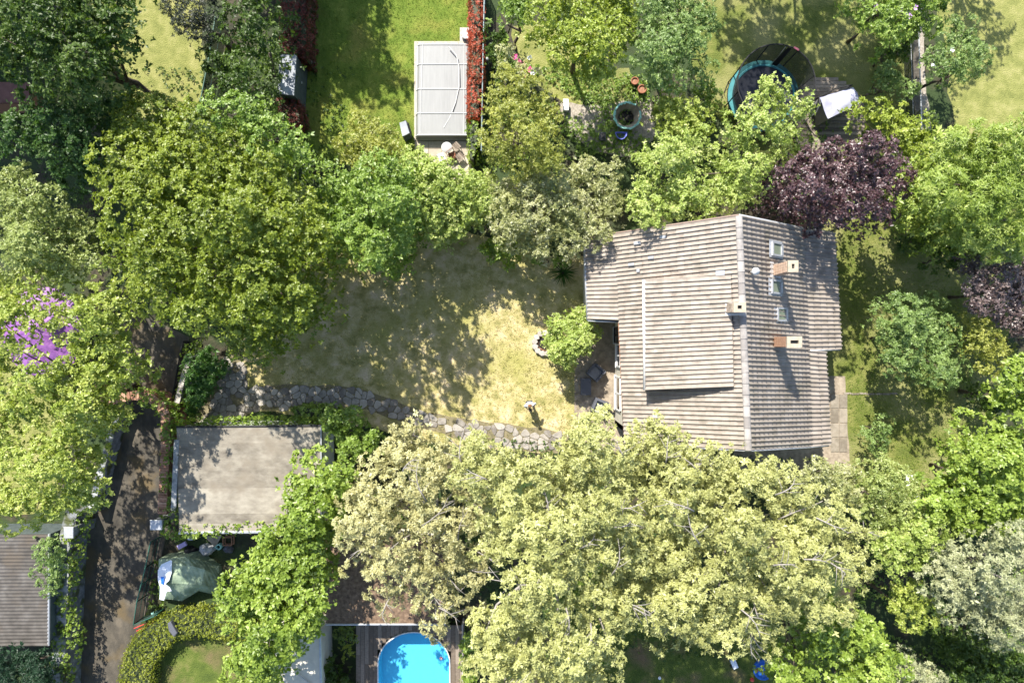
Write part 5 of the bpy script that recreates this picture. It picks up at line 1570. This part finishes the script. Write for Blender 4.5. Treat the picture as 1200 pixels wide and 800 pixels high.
# ------------------------------------------------------------ trees and plants
T_ = 'tree'; S_ = 'shrub'
plant('broad_tree', T_, 'huge olive-green oak left of the dry lawn, largest crown on the left', [(122, 178), (150, 132), (200, 125), (245, 140), (290, 165), (335, 195), (362, 215), (372, 250), (382, 300), (380, 350), (350, 385), (310, 408), (270, 417), (215, 402), (180, 372), (150, 335), (118, 285), (114, 230)], 6, 10.3, 'oak', relief=1.4, Rs=1.3, skirt=3.5, fill=1.3, skip=[(185, 318, 14)], branches=12)
plant('leafy_tree', T_, 'mid-green tree behind the upper right side of the huge oak', [(228, 120), (270, 112), (320, 122), (350, 150), (366, 195), (365, 225), (335, 205), (290, 175), (250, 155), (228, 140)], 6, 9, 'fresh', skirt=2.5, fill=1.5)
plant('dark_tree', T_, 'dark blue-green tree wedged between the huge oak and the top left tree', [(-30, 118), (60, 104), (140, 112), (200, 104), (228, 118), (225, 135), (160, 130), (128, 175), (112, 235), (110, 285), (85, 232), (45, 200), (-30, 190)], 5, 8.5, 'bluedark')
plant('shadowed_tree', T_, 'large dark tree filling the top left corner', [(-40, -40), (150, -40), (163, 0), (166, 32), (152, 66), (128, 72), (132, 100), (100, 122), (50, 112), (28, 92), (-40, 98)], 7, 11, 'dark', skip=[(18, 8, 13)], Rs=1.1)
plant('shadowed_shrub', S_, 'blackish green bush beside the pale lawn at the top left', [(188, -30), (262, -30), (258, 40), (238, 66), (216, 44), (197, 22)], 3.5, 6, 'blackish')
plant('dark_tree', T_, 'dark green tree line between the pale lawn and the red hedge', [(262, -30), (312, -30), (306, 60), (300, 125), (280, 125), (228, 118), (238, 70), (256, 48)], 4, 6.5, 'dark', branches=0, fill=1.6, skirt=1.5)
plant('pale_tree', T_, 'pale silvery green tree at the left edge above the purple canopy', [(-40, 192), (40, 198), (82, 228), (112, 275), (120, 315), (100, 345), (40, 335), (-40, 325)], 4.5, 7.5, 'pale')
plant('shade_tree', T_, 'low dark green tree in the gap between the huge oak and the pale tree', [(85, 235), (128, 250), (150, 330), (140, 360), (110, 345), (105, 290)], 2.5, 4.5, 'dark')
plant('bright_tree', T_, 'spreading yellow-green tree over the driveway and the purple canopy', [(-40, 310), (40, 318), (95, 335), (140, 320), (160, 312), (212, 330), (215, 345), (175, 360), (155, 395), (185, 430), (190, 442), (160, 452), (150, 478), (152, 500), (128, 520), (125, 560), (118, 592), (60, 618), (-40, 625)], 5, 8.5, 'bright', skip=[(44, 404, 28), (8, 428, 16), (25, 525, 16)], branches=12, thin=.9, Rs=.82)
plant('round_shrub', S_, 'rounded grey-green shrub left of the pool heat pump', [(385, 165), (395, 140), (420, 130), (448, 140), (465, 155), (468, 180), (440, 200), (400, 200), (383, 185)], 3, 5, 'olive', skirt=1, Rs=1.1)
plant('leafy_tree', T_, 'fresh green tree hanging over the top of the dry lawn', [(374, 205), (398, 190), (450, 178), (488, 190), (500, 240), (476, 290), (432, 322), (405, 316), (386, 285), (372, 245)], 4.5, 8.4, 'fresh', Rs=.95, skirt=1.2, fill=2)
plant('bright_shrub', S_, 'bright glossy bushes between the fresh tree and the flowering shrub, below the pool', [(450, 195), (462, 172), (500, 178), (540, 184), (568, 190), (584, 220), (575, 255), (545, 272), (508, 284), (486, 262), (478, 220)], 2.8, 4.9, 'limey', Rs=1.0, skirt=1.0, fill=2.2, relief=.6)
plant('evergreen_tree', T_, 'dense mossy yellow-green evergreen right of the pool fence', [(570, 105), (585, 78), (615, 70), (640, 100), (662, 125), (672, 165), (665, 195), (635, 210), (600, 212), (572, 198), (564, 150)], 4, 6.6, 'olive', dscale=1.2, fill=1.6, branches=4)
rh = plant('rhododendron', S_, 'flowering shrub with pink blossoms at the top end of the wire fence', [(574, 72), (590, 58), (620, 62), (634, 88), (615, 98), (585, 98)], 2.6, 4, 'sage')
blossoms(rh, [(610, 72, 4.0), (611, 78, 4.0), (611, 84, 4.0), (615, 89, 3.9), (604, 67, 4.1), (620, 82, 3.9)], M['blossom_pink'], .13)
blossoms(rh, [(620, 68, 4.0), (624, 86, 3.9), (598, 64, 4.0)], M['blossom_white'], .12)
fl = plant('flowering_shrub', S_, 'big grey-green shrub with cream flower heads at the upper left of the house', [(572, 232), (588, 208), (640, 192), (690, 176), (728, 178), (742, 200), (732, 235), (722, 262), (706, 288), (678, 302), (640, 306), (602, 296), (574, 278)], 2.9, 4.8, 'sage', branches=10)
plant('low_bush', S_, 'low bright green bush at the edge of the sunny lawn', [(562, 285), (580, 275), (610, 285), (625, 300), (600, 312), (575, 308)], 1.2, 2.2, 'maple', Rs=.55)
plant('low_bush', S_, 'low green bush between the flowering shrub and the spiky plant', [(610, 292), (660, 292), (680, 300), (665, 312), (630, 310)], .8, 1.5, 'fresh', Rs=.55)
plant('young_maple', T_, 'light green tree row behind the upper edge of the house roof', [(738, 192), (765, 165), (805, 152), (850, 160), (890, 178), (905, 205), (895, 235), (860, 248), (800, 258), (752, 268), (736, 240)], 3.8, 6.2, 'limey')
plant('young_maple', T_, 'pale lime tree overlapping the trampoline', [(846, 142), (868, 128), (886, 112), (898, 86), (916, 84), (922, 106), (950, 104), (960, 130), (952, 160), (925, 178), (905, 195), (870, 172), (842, 158)], 4.2, 6.8, 'limey', Rs=.9)
plant('young_tree', T_, 'yellowish green tree between the turquoise bowl and the lime tree', [(762, 150), (770, 120), (790, 108), (815, 120), (838, 128), (840, 155), (805, 165), (775, 175)], 2.8, 4.8, 'bright', Rs=.8)
plant('yellow_tree', T_, 'yellow-green tree at the top centre', [(612, 18), (635, -30), (740, -30), (742, 40), (740, 72), (728, 100), (690, 104), (655, 86), (620, 50)], 4.5, 7.2, 'yellow', Rs=1.1, fill=1.8, dscale=1.2, branches=4)
plant('leafy_tree', T_, 'green tree at the top between the yellow tree and the trampoline lawn', [(745, 15), (760, -30), (835, -30), (842, 20), (836, 60), (832, 95), (805, 112), (765, 98), (742, 62)], 3.6, 6.2, 'jade', fill=1.5)
plant('leafy_shrub', S_, 'dark green rounded shrub at the top beside the red hedge and fence', [(578, 15), (590, -30), (630, -30), (625, 20), (612, 50), (585, 42)], 3, 5, 'fresh')
plant('dark_shrub', S_, 'dark undergrowth between the fence and the green shrub', [(572, 20), (600, 40), (600, 70), (575, 75)], 1.0, 2.0, 'dark', Rs=.6)
plant('plum_tree', T_, 'dark purple-leaved tree above the right end of the house roof', [(902, 212), (922, 185), (955, 172), (985, 158), (1000, 143), (1030, 148), (1052, 168), (1066, 200), (1066, 235), (1046, 262), (1025, 272), (985, 262), (945, 262), (910, 245)], 4.5, 7.2, 'plum', dscale=1.1, skirt=2)
plant('yellow_shrub', S_, 'yellow-green bushes between the covered swing and the purple tree', [(985, 135), (1005, 118), (1035, 112), (1060, 122), (1078, 135), (1098, 165), (1100, 200), (1075, 205), (1058, 170), (1030, 145), (1005, 140)], 2.4, 3.8, 'yellow')
lau = plant('round_shrub', S_, 'rounded green shrub on the top right lawn beside the fence', [(1084, 60), (1092, 32), (1125, 24), (1160, 35), (1170, 60), (1158, 90), (1140, 105), (1110, 100), (1088, 88)], 3, 5, 'jade')
blossoms(lau, [(1115, 59, 5.0), (1093, 77, 4.4), (1122, 72, 4.9)], M['blossom_white'], .14)
plant('leafy_shrub', S_, 'small jade green shrub left of the gravel strip', [(1030, 82), (1045, 74), (1072, 78), (1076, 105), (1060, 118), (1036, 112)], 1.8, 3.0, 'jade', Rs=.85)
ls = plant('lilac_shrub', S_, 'lilac-flowered shrub mass at the top right edge', [(985, -30), (1120, -30), (1120, 15), (1100, 28), (1078, 40), (1060, 55), (1035, 45), (1010, 22), (985, 10)], 2.8, 4.8, 'fresh')
blossoms(ls, [(1026, 10, 4.8), (1031, 10, 4.8), (1055, 12, 4.8), (1064, 20, 4.6), (1072, 10, 4.8)], M['blossom_purple'], .13)
plant('yellow_shrub', S_, 'small yellow-green bush at the fence above the jade shrub', [(1056, 35), (1075, 30), (1080, 50), (1070, 62), (1056, 52)], 2, 3, 'yellow', Rs=.8)
plant('feathery_tree', T_, 'feathery yellow-green tree at the right edge', [(1068, 218), (1080, 190), (1115, 155), (1160, 128), (1240, 118), (1240, 300), (1190, 298), (1150, 285), (1118, 288), (1088, 262)], 5, 7.8, 'feather', branches=12, skirt=2.5, relief=1.3)
plant('copper_tree', T_, 'grey-purple leaved tree at the right edge below the feathery tree', [(1128, 300), (1150, 290), (1240, 300), (1240, 415), (1190, 405), (1165, 380), (1135, 360), (1125, 330)], 3, 5, 'copper', dscale=1.1)
plant('jade_tree', T_, 'blue-green tree standing alone on the lawn right of the house', [(1030, 358), (1050, 340), (1080, 330), (1104, 348), (1110, 378), (1128, 400), (1136, 445), (1115, 468), (1085, 452), (1048, 440), (1030, 420), (1026, 385)], 2.8, 4.8, 'jade')
plant('olive_tree', T_, 'olive green tree between the blue-green tree and the right edge', [(1108, 372), (1140, 358), (1170, 375), (1195, 400), (1185, 440), (1150, 445), (1128, 405)], 2.4, 4, 'olive')
plant('leafy_shrub', S_, 'dark undergrowth bush at the foot of the feathery tree', [(1060, 265), (1090, 268), (1110, 290), (1090, 300), (1062, 290)], .8, 1.6, 'dark', Rs=.55)
plant('bright_tree', T_, 'bright green tree at the right edge below the grey-purple tree', [(1172, 440), (1180, 420), (1240, 412), (1240, 520), (1200, 512), (1176, 478)], 3.5, 5.8, 'maple')
plant('bright_tree', T_, 'large bright green tree at the lower right lawn edge', [(1100, 545), (1118, 515), (1140, 498), (1180, 500), (1240, 510), (1240, 640), (1180, 640), (1120, 620), (1085, 610), (1080, 580)], 3.5, 6, 'maple')
plant('grey_leaved_tree', T_, 'grey-green silvery tree at the lower right edge', [(1092, 650), (1110, 628), (1150, 618), (1240, 610), (1240, 770), (1195, 765), (1150, 745), (1110, 728), (1095, 700)], 4.5, 8, 'silver', branches=10, top_branches=0)
plant('green_bush', S_, 'loose grey-green bush at the lower right corner of the house', [(935, 545), (960, 538), (990, 542), (1010, 552), (1025, 580), (1000, 600), (960, 585), (940, 570)], 2.8, 4.6, 'sage', Rs=.85)
plant('green_bush', S_, 'sparse sapling bush on the sunny lawn right of the house', [(1005, 510), (1020, 488), (1045, 485), (1055, 505), (1040, 530), (1012, 535)], .8, 2.0, 'jade', Rs=.6, thin=.55)
plant('green_bush', S_, 'green bushes below the sapling at the lower right', [(995, 560), (1030, 535), (1060, 550), (1090, 590), (1100, 630), (1090, 650), (1050, 640), (1010, 610)], 2.8, 5.0, 'pale', Rs=.9)
wf = plant('elder_bush', S_, 'green bush with white flowers at the lower right', [(1015, 630), (1050, 605), (1090, 600), (1125, 615), (1110, 640), (1090, 665), (1050, 675), (1020, 660)], 3.6, 6, 'limey', Rs=.9)
blossoms(wf, [(1078, 611, 4.0), (1095, 612, 4.0), (1104, 610, 4.0), (1064, 559, 2.6), (1062, 566, 2.6), (1072, 582, 2.6), (1102, 589, 3)], M['blossom_white'], .16)
plant('green_bush', S_, 'shaded green bush between the pale tree and the silvery tree', [(1025, 680), (1060, 670), (1092, 680), (1098, 720), (1075, 740), (1040, 725)], 2.8, 4.8, 'bright', Rs=.9)
plant('bright_tree', T_, 'vivid green tree under the right end of the pale tree', [(985, 735), (1005, 715), (1030, 722), (1060, 742), (1075, 765), (1060, 790), (1040, 840), (965, 840), (975, 780)], 3.6, 6, 'maple', Rs=.85)
plant('light_conifer', S_, 'pale spiky shrub at the bottom edge, lower right', [(1035, 800), (1050, 775), (1085, 768), (1110, 790), (1120, 840), (1030, 840)], 2.0, 3.4, 'silver', Rs=.8)
plant('shade_bush', S_, 'dark green bushes in the lower right corner', [(1090, 735), (1150, 750), (1240, 775), (1240, 840), (1120, 840), (1100, 790)], 1.2, 2.4, 'dark')
plant('leafy_shrub', S_, 'bright bush between the purple tree and the feathery tree', [(1062, 205), (1092, 196), (1108, 225), (1100, 258), (1078, 262), (1064, 240)], 2.2, 3.8, 'bright', Rs=.8)
plant('leafy_shrub', S_, 'dark bush in the shade between the feathery tree and the copper tree', [(1100, 285), (1140, 290), (1135, 325), (1110, 320)], 1.5, 2.6, 'dark', Rs=.7)
plant('leafy_shrub', S_, 'dark bush below the olive tree near the right edge', [(1150, 440), (1178, 440), (1182, 480), (1160, 490), (1140, 470)], 1.2, 2.4, 'dark', Rs=.7)
plant('leafy_shrub', S_, 'green bush under the top trees left of the trampoline', [(828, 85), (842, 95), (846, 125), (828, 130), (812, 110)], 1.6, 2.8, 'fresh', Rs=.7)
plant('leafy_shrub', S_, 'small bush beside the wire fence below the green shrub, top centre', [(576, 45), (600, 50), (606, 62), (578, 66)], 1.4, 2.2, 'maple', Rs=.55)
plant('leafy_shrub', S_, 'green undergrowth bush between the jade shrub and the lilac shrub', [(1028, 45), (1058, 52), (1060, 72), (1035, 78)], 1.4, 2.6, 'dark', Rs=.7)
# the huge pale trees along the bottom
plant('pale_locust_tree', T_, 'blush and cream tinted tree above the blue pool, left of the huge pale trees', [(392, 610), (398, 570), (432, 535), (475, 512), (520, 508), (560, 520), (585, 550), (590, 620), (575, 680), (545, 725), (530, 765), (500, 742), (470, 738), (430, 702), (402, 670), (390, 640)], 4.8, 7.6, 'blush', branches=12, top_branches=14)
plant('pale_locust_tree', T_, 'pale yellow-green tree right of the blue pool, middle of the huge pale trees', [(525, 520), (545, 492), (575, 505), (625, 515), (670, 498), (700, 478), (722, 500), (745, 520), (762, 600), (762, 680), (748, 740), (735, 775), (715, 840), (545, 840), (535, 790), (560, 700), (545, 600)], 8, 12.3, 'locust', branches=14, relief=1.05, fill=1.5, top_branches=18)
plant('pale_locust_tree', T_, 'pale yellow-green tree below the house, rightmost of the huge pale trees', [(722, 515), (775, 490), (825, 505), (870, 528), (925, 540), (972, 575), (1012, 605), (1036, 655), (1010, 700), (1000, 735), (960, 745), (925, 752), (890, 778), (845, 772), (795, 762), (752, 752), (740, 690), (745, 600)], 6.8, 10.6, 'locust', branches=14, relief=1.05, fill=1.5, top_branches=20)
plant('pink_shrub', S_, 'pinkish flowering shrub at the end of the flagstone path', [(436, 510), (455, 498), (485, 495), (508, 512), (505, 535), (470, 545), (445, 535)], 4.4, 6.2, 'blush', Rs=.75, thin=.8)
plant('under_tree', T_, 'green tree seen through gaps in the middle pale tree', [(640, 690), (700, 640), (730, 700), (720, 760), (690, 790), (650, 800)], 5, 7, 'fresh')
plant('under_tree', T_, 'bright green tree under the bottom right of the pale trees', [(940, 690), (1000, 700), (1010, 740), (980, 800), (930, 830), (900, 800)], 3.5, 6.5, 'maple', Rs=.9)
plant('low_bush', S_, 'small green bushes right of the pool deck', [(541, 730), (556, 745), (560, 790), (556, 840), (541, 840)], .8, 1.7, 'maple', Rs=.55)
plant('low_bush', S_, 'round dark green bush at the bottom edge left of the dark lawn', [(650, 790), (700, 778), (730, 785), (735, 840), (650, 840)], 1.5, 2.6, 'hedge', Rs=1.2, dscale=.8)
plant('walnut_tree', T_, 'bright leafy tree between the garage and the pool, lower left', [(325, 575), (345, 545), (380, 530), (412, 540), (420, 580), (405, 618), (388, 650), (386, 700), (382, 745), (350, 770), (325, 825), (270, 825), (262, 785), (242, 755), (250, 700), (268, 668), (305, 640), (318, 605)], 4, 6.8, 'maple', branches=10, fill=1.8, dscale=1.2, relief=.8)
plant('green_shrub', S_, 'vivid green rounded shrub at the corner of the garage', [(372, 480), (400, 474), (435, 482), (448, 505), (442, 540), (415, 560), (395, 545), (388, 505), (368, 492)], 2.2, 3.8, 'fresh', Rs=.75)
plant('round_bush', S_, 'small round lime green bush on the lawn by the stone fire ring', [(637, 395), (644, 368), (668, 354), (692, 364), (701, 390), (696, 414), (676, 428), (656, 436), (643, 418)], 1.5, 2.9, 'limey', Rs=.6, fill=2, dscale=1.4)
plant('fern_bush', S_, 'dark ferny shrub beside the flagstones and driveway rail', [(222, 420), (240, 408), (262, 415), (265, 440), (250, 455), (238, 478), (222, 482), (212, 462)], .8, 1.8, 'fern', Rs=.8)
plant('round_bush', S_, 'dark green round bush above the yellowish one, beside the pool deck', [(384, 738), (405, 732), (420, 745), (412, 755), (392, 757)], 1.2, 2.0, 'hedge', Rs=1.1, dscale=.8)
plant('round_bush', S_, 'yellowish green round bush below the dark one, beside the pool deck', [(396, 760), (412, 755), (421, 768), (412, 782), (398, 778)], 1.0, 1.8, 'moss', Rs=1.1, dscale=.8)
plant('shade_bush', S_, 'dark foliage strip between the beige roof and the pool deck', [(378, 755), (392, 770), (400, 790), (416, 790), (416, 840), (378, 840)], .6, 1.4, 'dark', Rs=.6)
plant('dark_conifer', T_, 'very dark conifer in the bottom left corner', [(-40, 762), (50, 762), (60, 790), (58, 840), (-40, 840)], 2.2, 4.2, 'conifer')
plant('wall_shrub', S_, 'pale leaved climber beside the corrugated shed', [(42, 628), (68, 625), (72, 650), (70, 690), (60, 705), (48, 690), (40, 670)], 2.2, 3.2, 'jade', Rs=.6, trunk=False, thin=.7)
# trees outside the frame whose shade falls into it
plant('shade_tree', T_, 'tall tree beyond the top edge, shading the upper lawn', [(165, -225), (215, -330), (300, -335), (350, -260), (340, -185), (270, -145), (195, -155)], 5, 9.5, 'dark', thin=1, skirt=2.0, fill=2.6)
plant('shade_tree', T_, 'wide tree beyond the top edge, shading the trampoline lawn', [(820, -200), (850, -340), (1000, -380), (1130, -340), (1150, -240), (1060, -160), (930, -140)], 6, 10, 'fresh', thin=.75, fill=1.5)
plant('shade_tree', T_, 'slim tree beyond the top right edge', [(1150, -220), (1200, -260), (1250, -220), (1230, -150), (1170, -140)], 5, 8, 'fresh', thin=.6)
# hedges and climbers
hedge('photinia_hedge', 'hedge', 'bright red-leaved hedge between the pool and the wire fence', [(549, -30), (564, -30), (566, 60), (562, 137), (548, 137), (550, 60)], 1.7, 'photinia', group='red hedges')
hedge('green_hedge', 'hedge', 'short green hedge at the lower end of the red hedge by the pool', [(548, 138), (562, 138), (562, 165), (556, 188), (548, 186)], 1.5, 'ivy', dscale=.8)
hedge('photinia_hedge', 'hedge', 'dull red-brown hedge above the narrow grey shed', [(327, -30), (360, -30), (358, 70), (350, 64), (327, 62)], 1.9, 'redbrown', group='red hedges')
hedge('photinia_hedge', 'hedge', 'short red-brown hedge below the narrow grey shed', [(323, 113), (346, 115), (353, 140), (346, 152), (322, 148)], 1.6, 'redbrown', group='red hedges')
ar = [(135, 840), (135, 800), (140, 775), (152, 750), (172, 731), (198, 719), (228, 715), (262, 716), (300, 722), (300, 755), (262, 752), (228, 748), (205, 752), (188, 765), (178, 785), (174, 810), (174, 840)]
hedge('curved_hedge', 'hedge', 'clipped mossy hedge curving round the dark lawn, bottom left', ar, 1.15, 'moss', wob=.03, dscale=1.3)
hedge('ivy_strip', 'climber', 'ivy covering the curved brick wall by the driveway', [(160, 455), (180, 458), (196, 470), (204, 490), (203, 540), (204, 600), (212, 632), (200, 636), (186, 625), (188, 560), (188, 500), (178, 478), (160, 474)], 2.05, 'ivy', zbase=1.3, dscale=1.25, core=None, wob=.08)
hedge('ivy_strip', 'climber', 'ivy along the lower gutter of the garage', [(205, 618), (240, 618), (290, 614), (325, 616), (325, 624), (290, 624), (240, 630), (205, 632)], 2.95, 'ivy', zbase=2.6, dscale=.9, core=None)
hedge('ivy_strip', 'climber', 'thin ivy fringe along the upper edge of the garage roof', [(205, 494), (300, 492), (376, 492), (376, 497), (300, 498), (208, 500)], 2.7, 'ivy', zbase=1.2, dscale=.9, core=None)
hedge('ivy_strip', 'climber', 'bright ivy growing down the thick wall left of the driveway', [(62, 640), (75, 625), (92, 600), (98, 610), (90, 650), (84, 680), (78, 700), (86, 725), (90, 755), (80, 790), (76, 840), (54, 840), (60, 760), (62, 700)], 1.75, 'ivy', zbase=.9, dscale=.9, core=None, wob=.08)
hedge('ivy_strip', 'climber', 'ivy between the driveway rail and the whitewashed wall', [(215, 405), (228, 400), (222, 430), (212, 460), (204, 478), (200, 474), (208, 440)], 1.1, 'ivy', zbase=.1, dscale=.6, core=None)
hedge('ivy_strip', 'climber', 'ivy round the pier below the brick arch and the garage corner', [(196, 480), (212, 470), (222, 490), (206, 500), (200, 510)], 1.9, 'ivy', zbase=.4, dscale=.7, core=None)
hedge('climber', 'climber', 'low green climber behind the garage beside the path', [(340, 478), (376, 476), (392, 490), (378, 500), (345, 494)], 1.6, 'fresh', dscale=1.3)
hedge('fence_climber', 'climber', 'sparse climber behind the green wire fence', [(180, 660), (186, 655), (186, 712), (178, 720), (170, 722)], .5, 'ivy', dscale=.5, core=None)
# spiky plants
M['yucca'] = leaf_mat('yucca_leaf', (.05, .11, .02), (.05, .11, .02), (.10, .17, .03), .2)
blade_plant('spiky_plant', 'spiky green rosette plant at the corner of the lawn and the house', 660, 319, .7, 64, .98, .055, M['yucca'])
blade_plant('spiky_plant', 'spiky rosette plant on the shaded lawn edge left of the gravel strip', 1040, 66, .6, 40, .75, .05, M['yucca'])
blade_plant('spiky_plant', 'spiky rosette in the shade under the feathery tree', 1058, 288, .4, 36, .7, .05, M['yucca'])
blade_plant('spiky_plant', 'grey-green tufted plant at the garage end of the flagstone path', 312, 488, .4, 40, .6, .035, M['yucca'])

# ground cover in the beds and rough grass, each one mass
def scatter(name, label, polys, spn, n, zr=(.03, .22)):
    s = SP[spn]; P_ = []
    for pl in polys:
        w = Q(pl, 0); xs = [p[0] for p in w]; ys = [p[1] for p in w]
        X = rng.uniform(min(xs), max(xs), n); Y = rng.uniform(min(ys), max(ys), n)
        k = pip(w, X, Y) & (np.sin(X*1.7+np.cos(Y*1.3)*2)+np.sin(Y*2.1+X*.6)+rng.normal(0, .6, n) > -.3)
        P_.append(np.stack([X[k], Y[k], rng.uniform(*zr, k.sum())], 1))
    P_ = np.concatenate(P_)
    ax = unit(np.concatenate([rng.normal(0, .3, (len(P_), 2)), np.ones((len(P_), 1))], 1))
    o = leaves_mesh(name, P_, ax, s['k'], s['L']*.8, s['W']*.8, s['mat'], None, s['spread'])
    return tag(o, label, 'ground cover', kind='stuff')


scatter('ground_cover', 'low leafy ground cover in the shaded beds', [[(560, 70), (760, 90), (760, 180), (560, 200)], [(700, 110), (1100, 130), (1100, 240), (700, 250)], [(1000, 560), (1200, 560), (1200, 800), (1000, 800)]], 'fresh', 4500)
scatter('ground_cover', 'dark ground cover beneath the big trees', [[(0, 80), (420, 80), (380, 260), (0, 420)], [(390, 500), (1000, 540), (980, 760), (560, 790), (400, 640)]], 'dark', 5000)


def grass(name, label, poly, n, mat, L, z0=.004):
    w = Q(poly, 0); xs = [p[0] for p in w]; ys = [p[1] for p in w]
    X = rng.uniform(min(xs), max(xs), n); Y = rng.uniform(min(ys), max(ys), n); k = pip(w, X, Y); X = X[k]; Y = Y[k]
    pos = np.stack([X, Y, np.full(len(X), z0)], 1); ax = unit(np.concatenate([rng.normal(0, .35, (len(X), 2)), np.ones((len(X), 1))], 1))
    o = leaves_mesh(name, pos, ax, 3, L, L*.28, mat, None, (20, 75), tint_s=np.clip(.5+.3*np.sin(X*1.1)*np.sin(Y*.9+X*.4)+rng.normal(0, .3, len(X)), 0, 1))
    return tag(o, label, 'grass', kind='stuff')


grass('grass', 'dry straw-coloured grass tufts on the main lawn', LAWNS['center'], 11000, M['grass_blade'], .09)
M['green_blade'] = leaf_mat('green_blade', (.07, .13, .015), (.15, .22, .03), (.27, .30, .06), .25, .7, .1)
grass('grass', 'green grass tufts on the pool lawn', [(357, -20), (549, -20), (549, 55), (488, 60), (486, 200), (430, 230), (357, 230)], 8000, M['green_blade'], .08)
grass('grass', 'grass tufts on the lawn right of the house', [(985, 260), (1100, 250), (1180, 300), (1160, 520), (1100, 560), (1000, 560), (990, 420)], 9000, M['green_blade'], .09)
print('leaves', NLEAF, 'plants', len(ALLTREES))
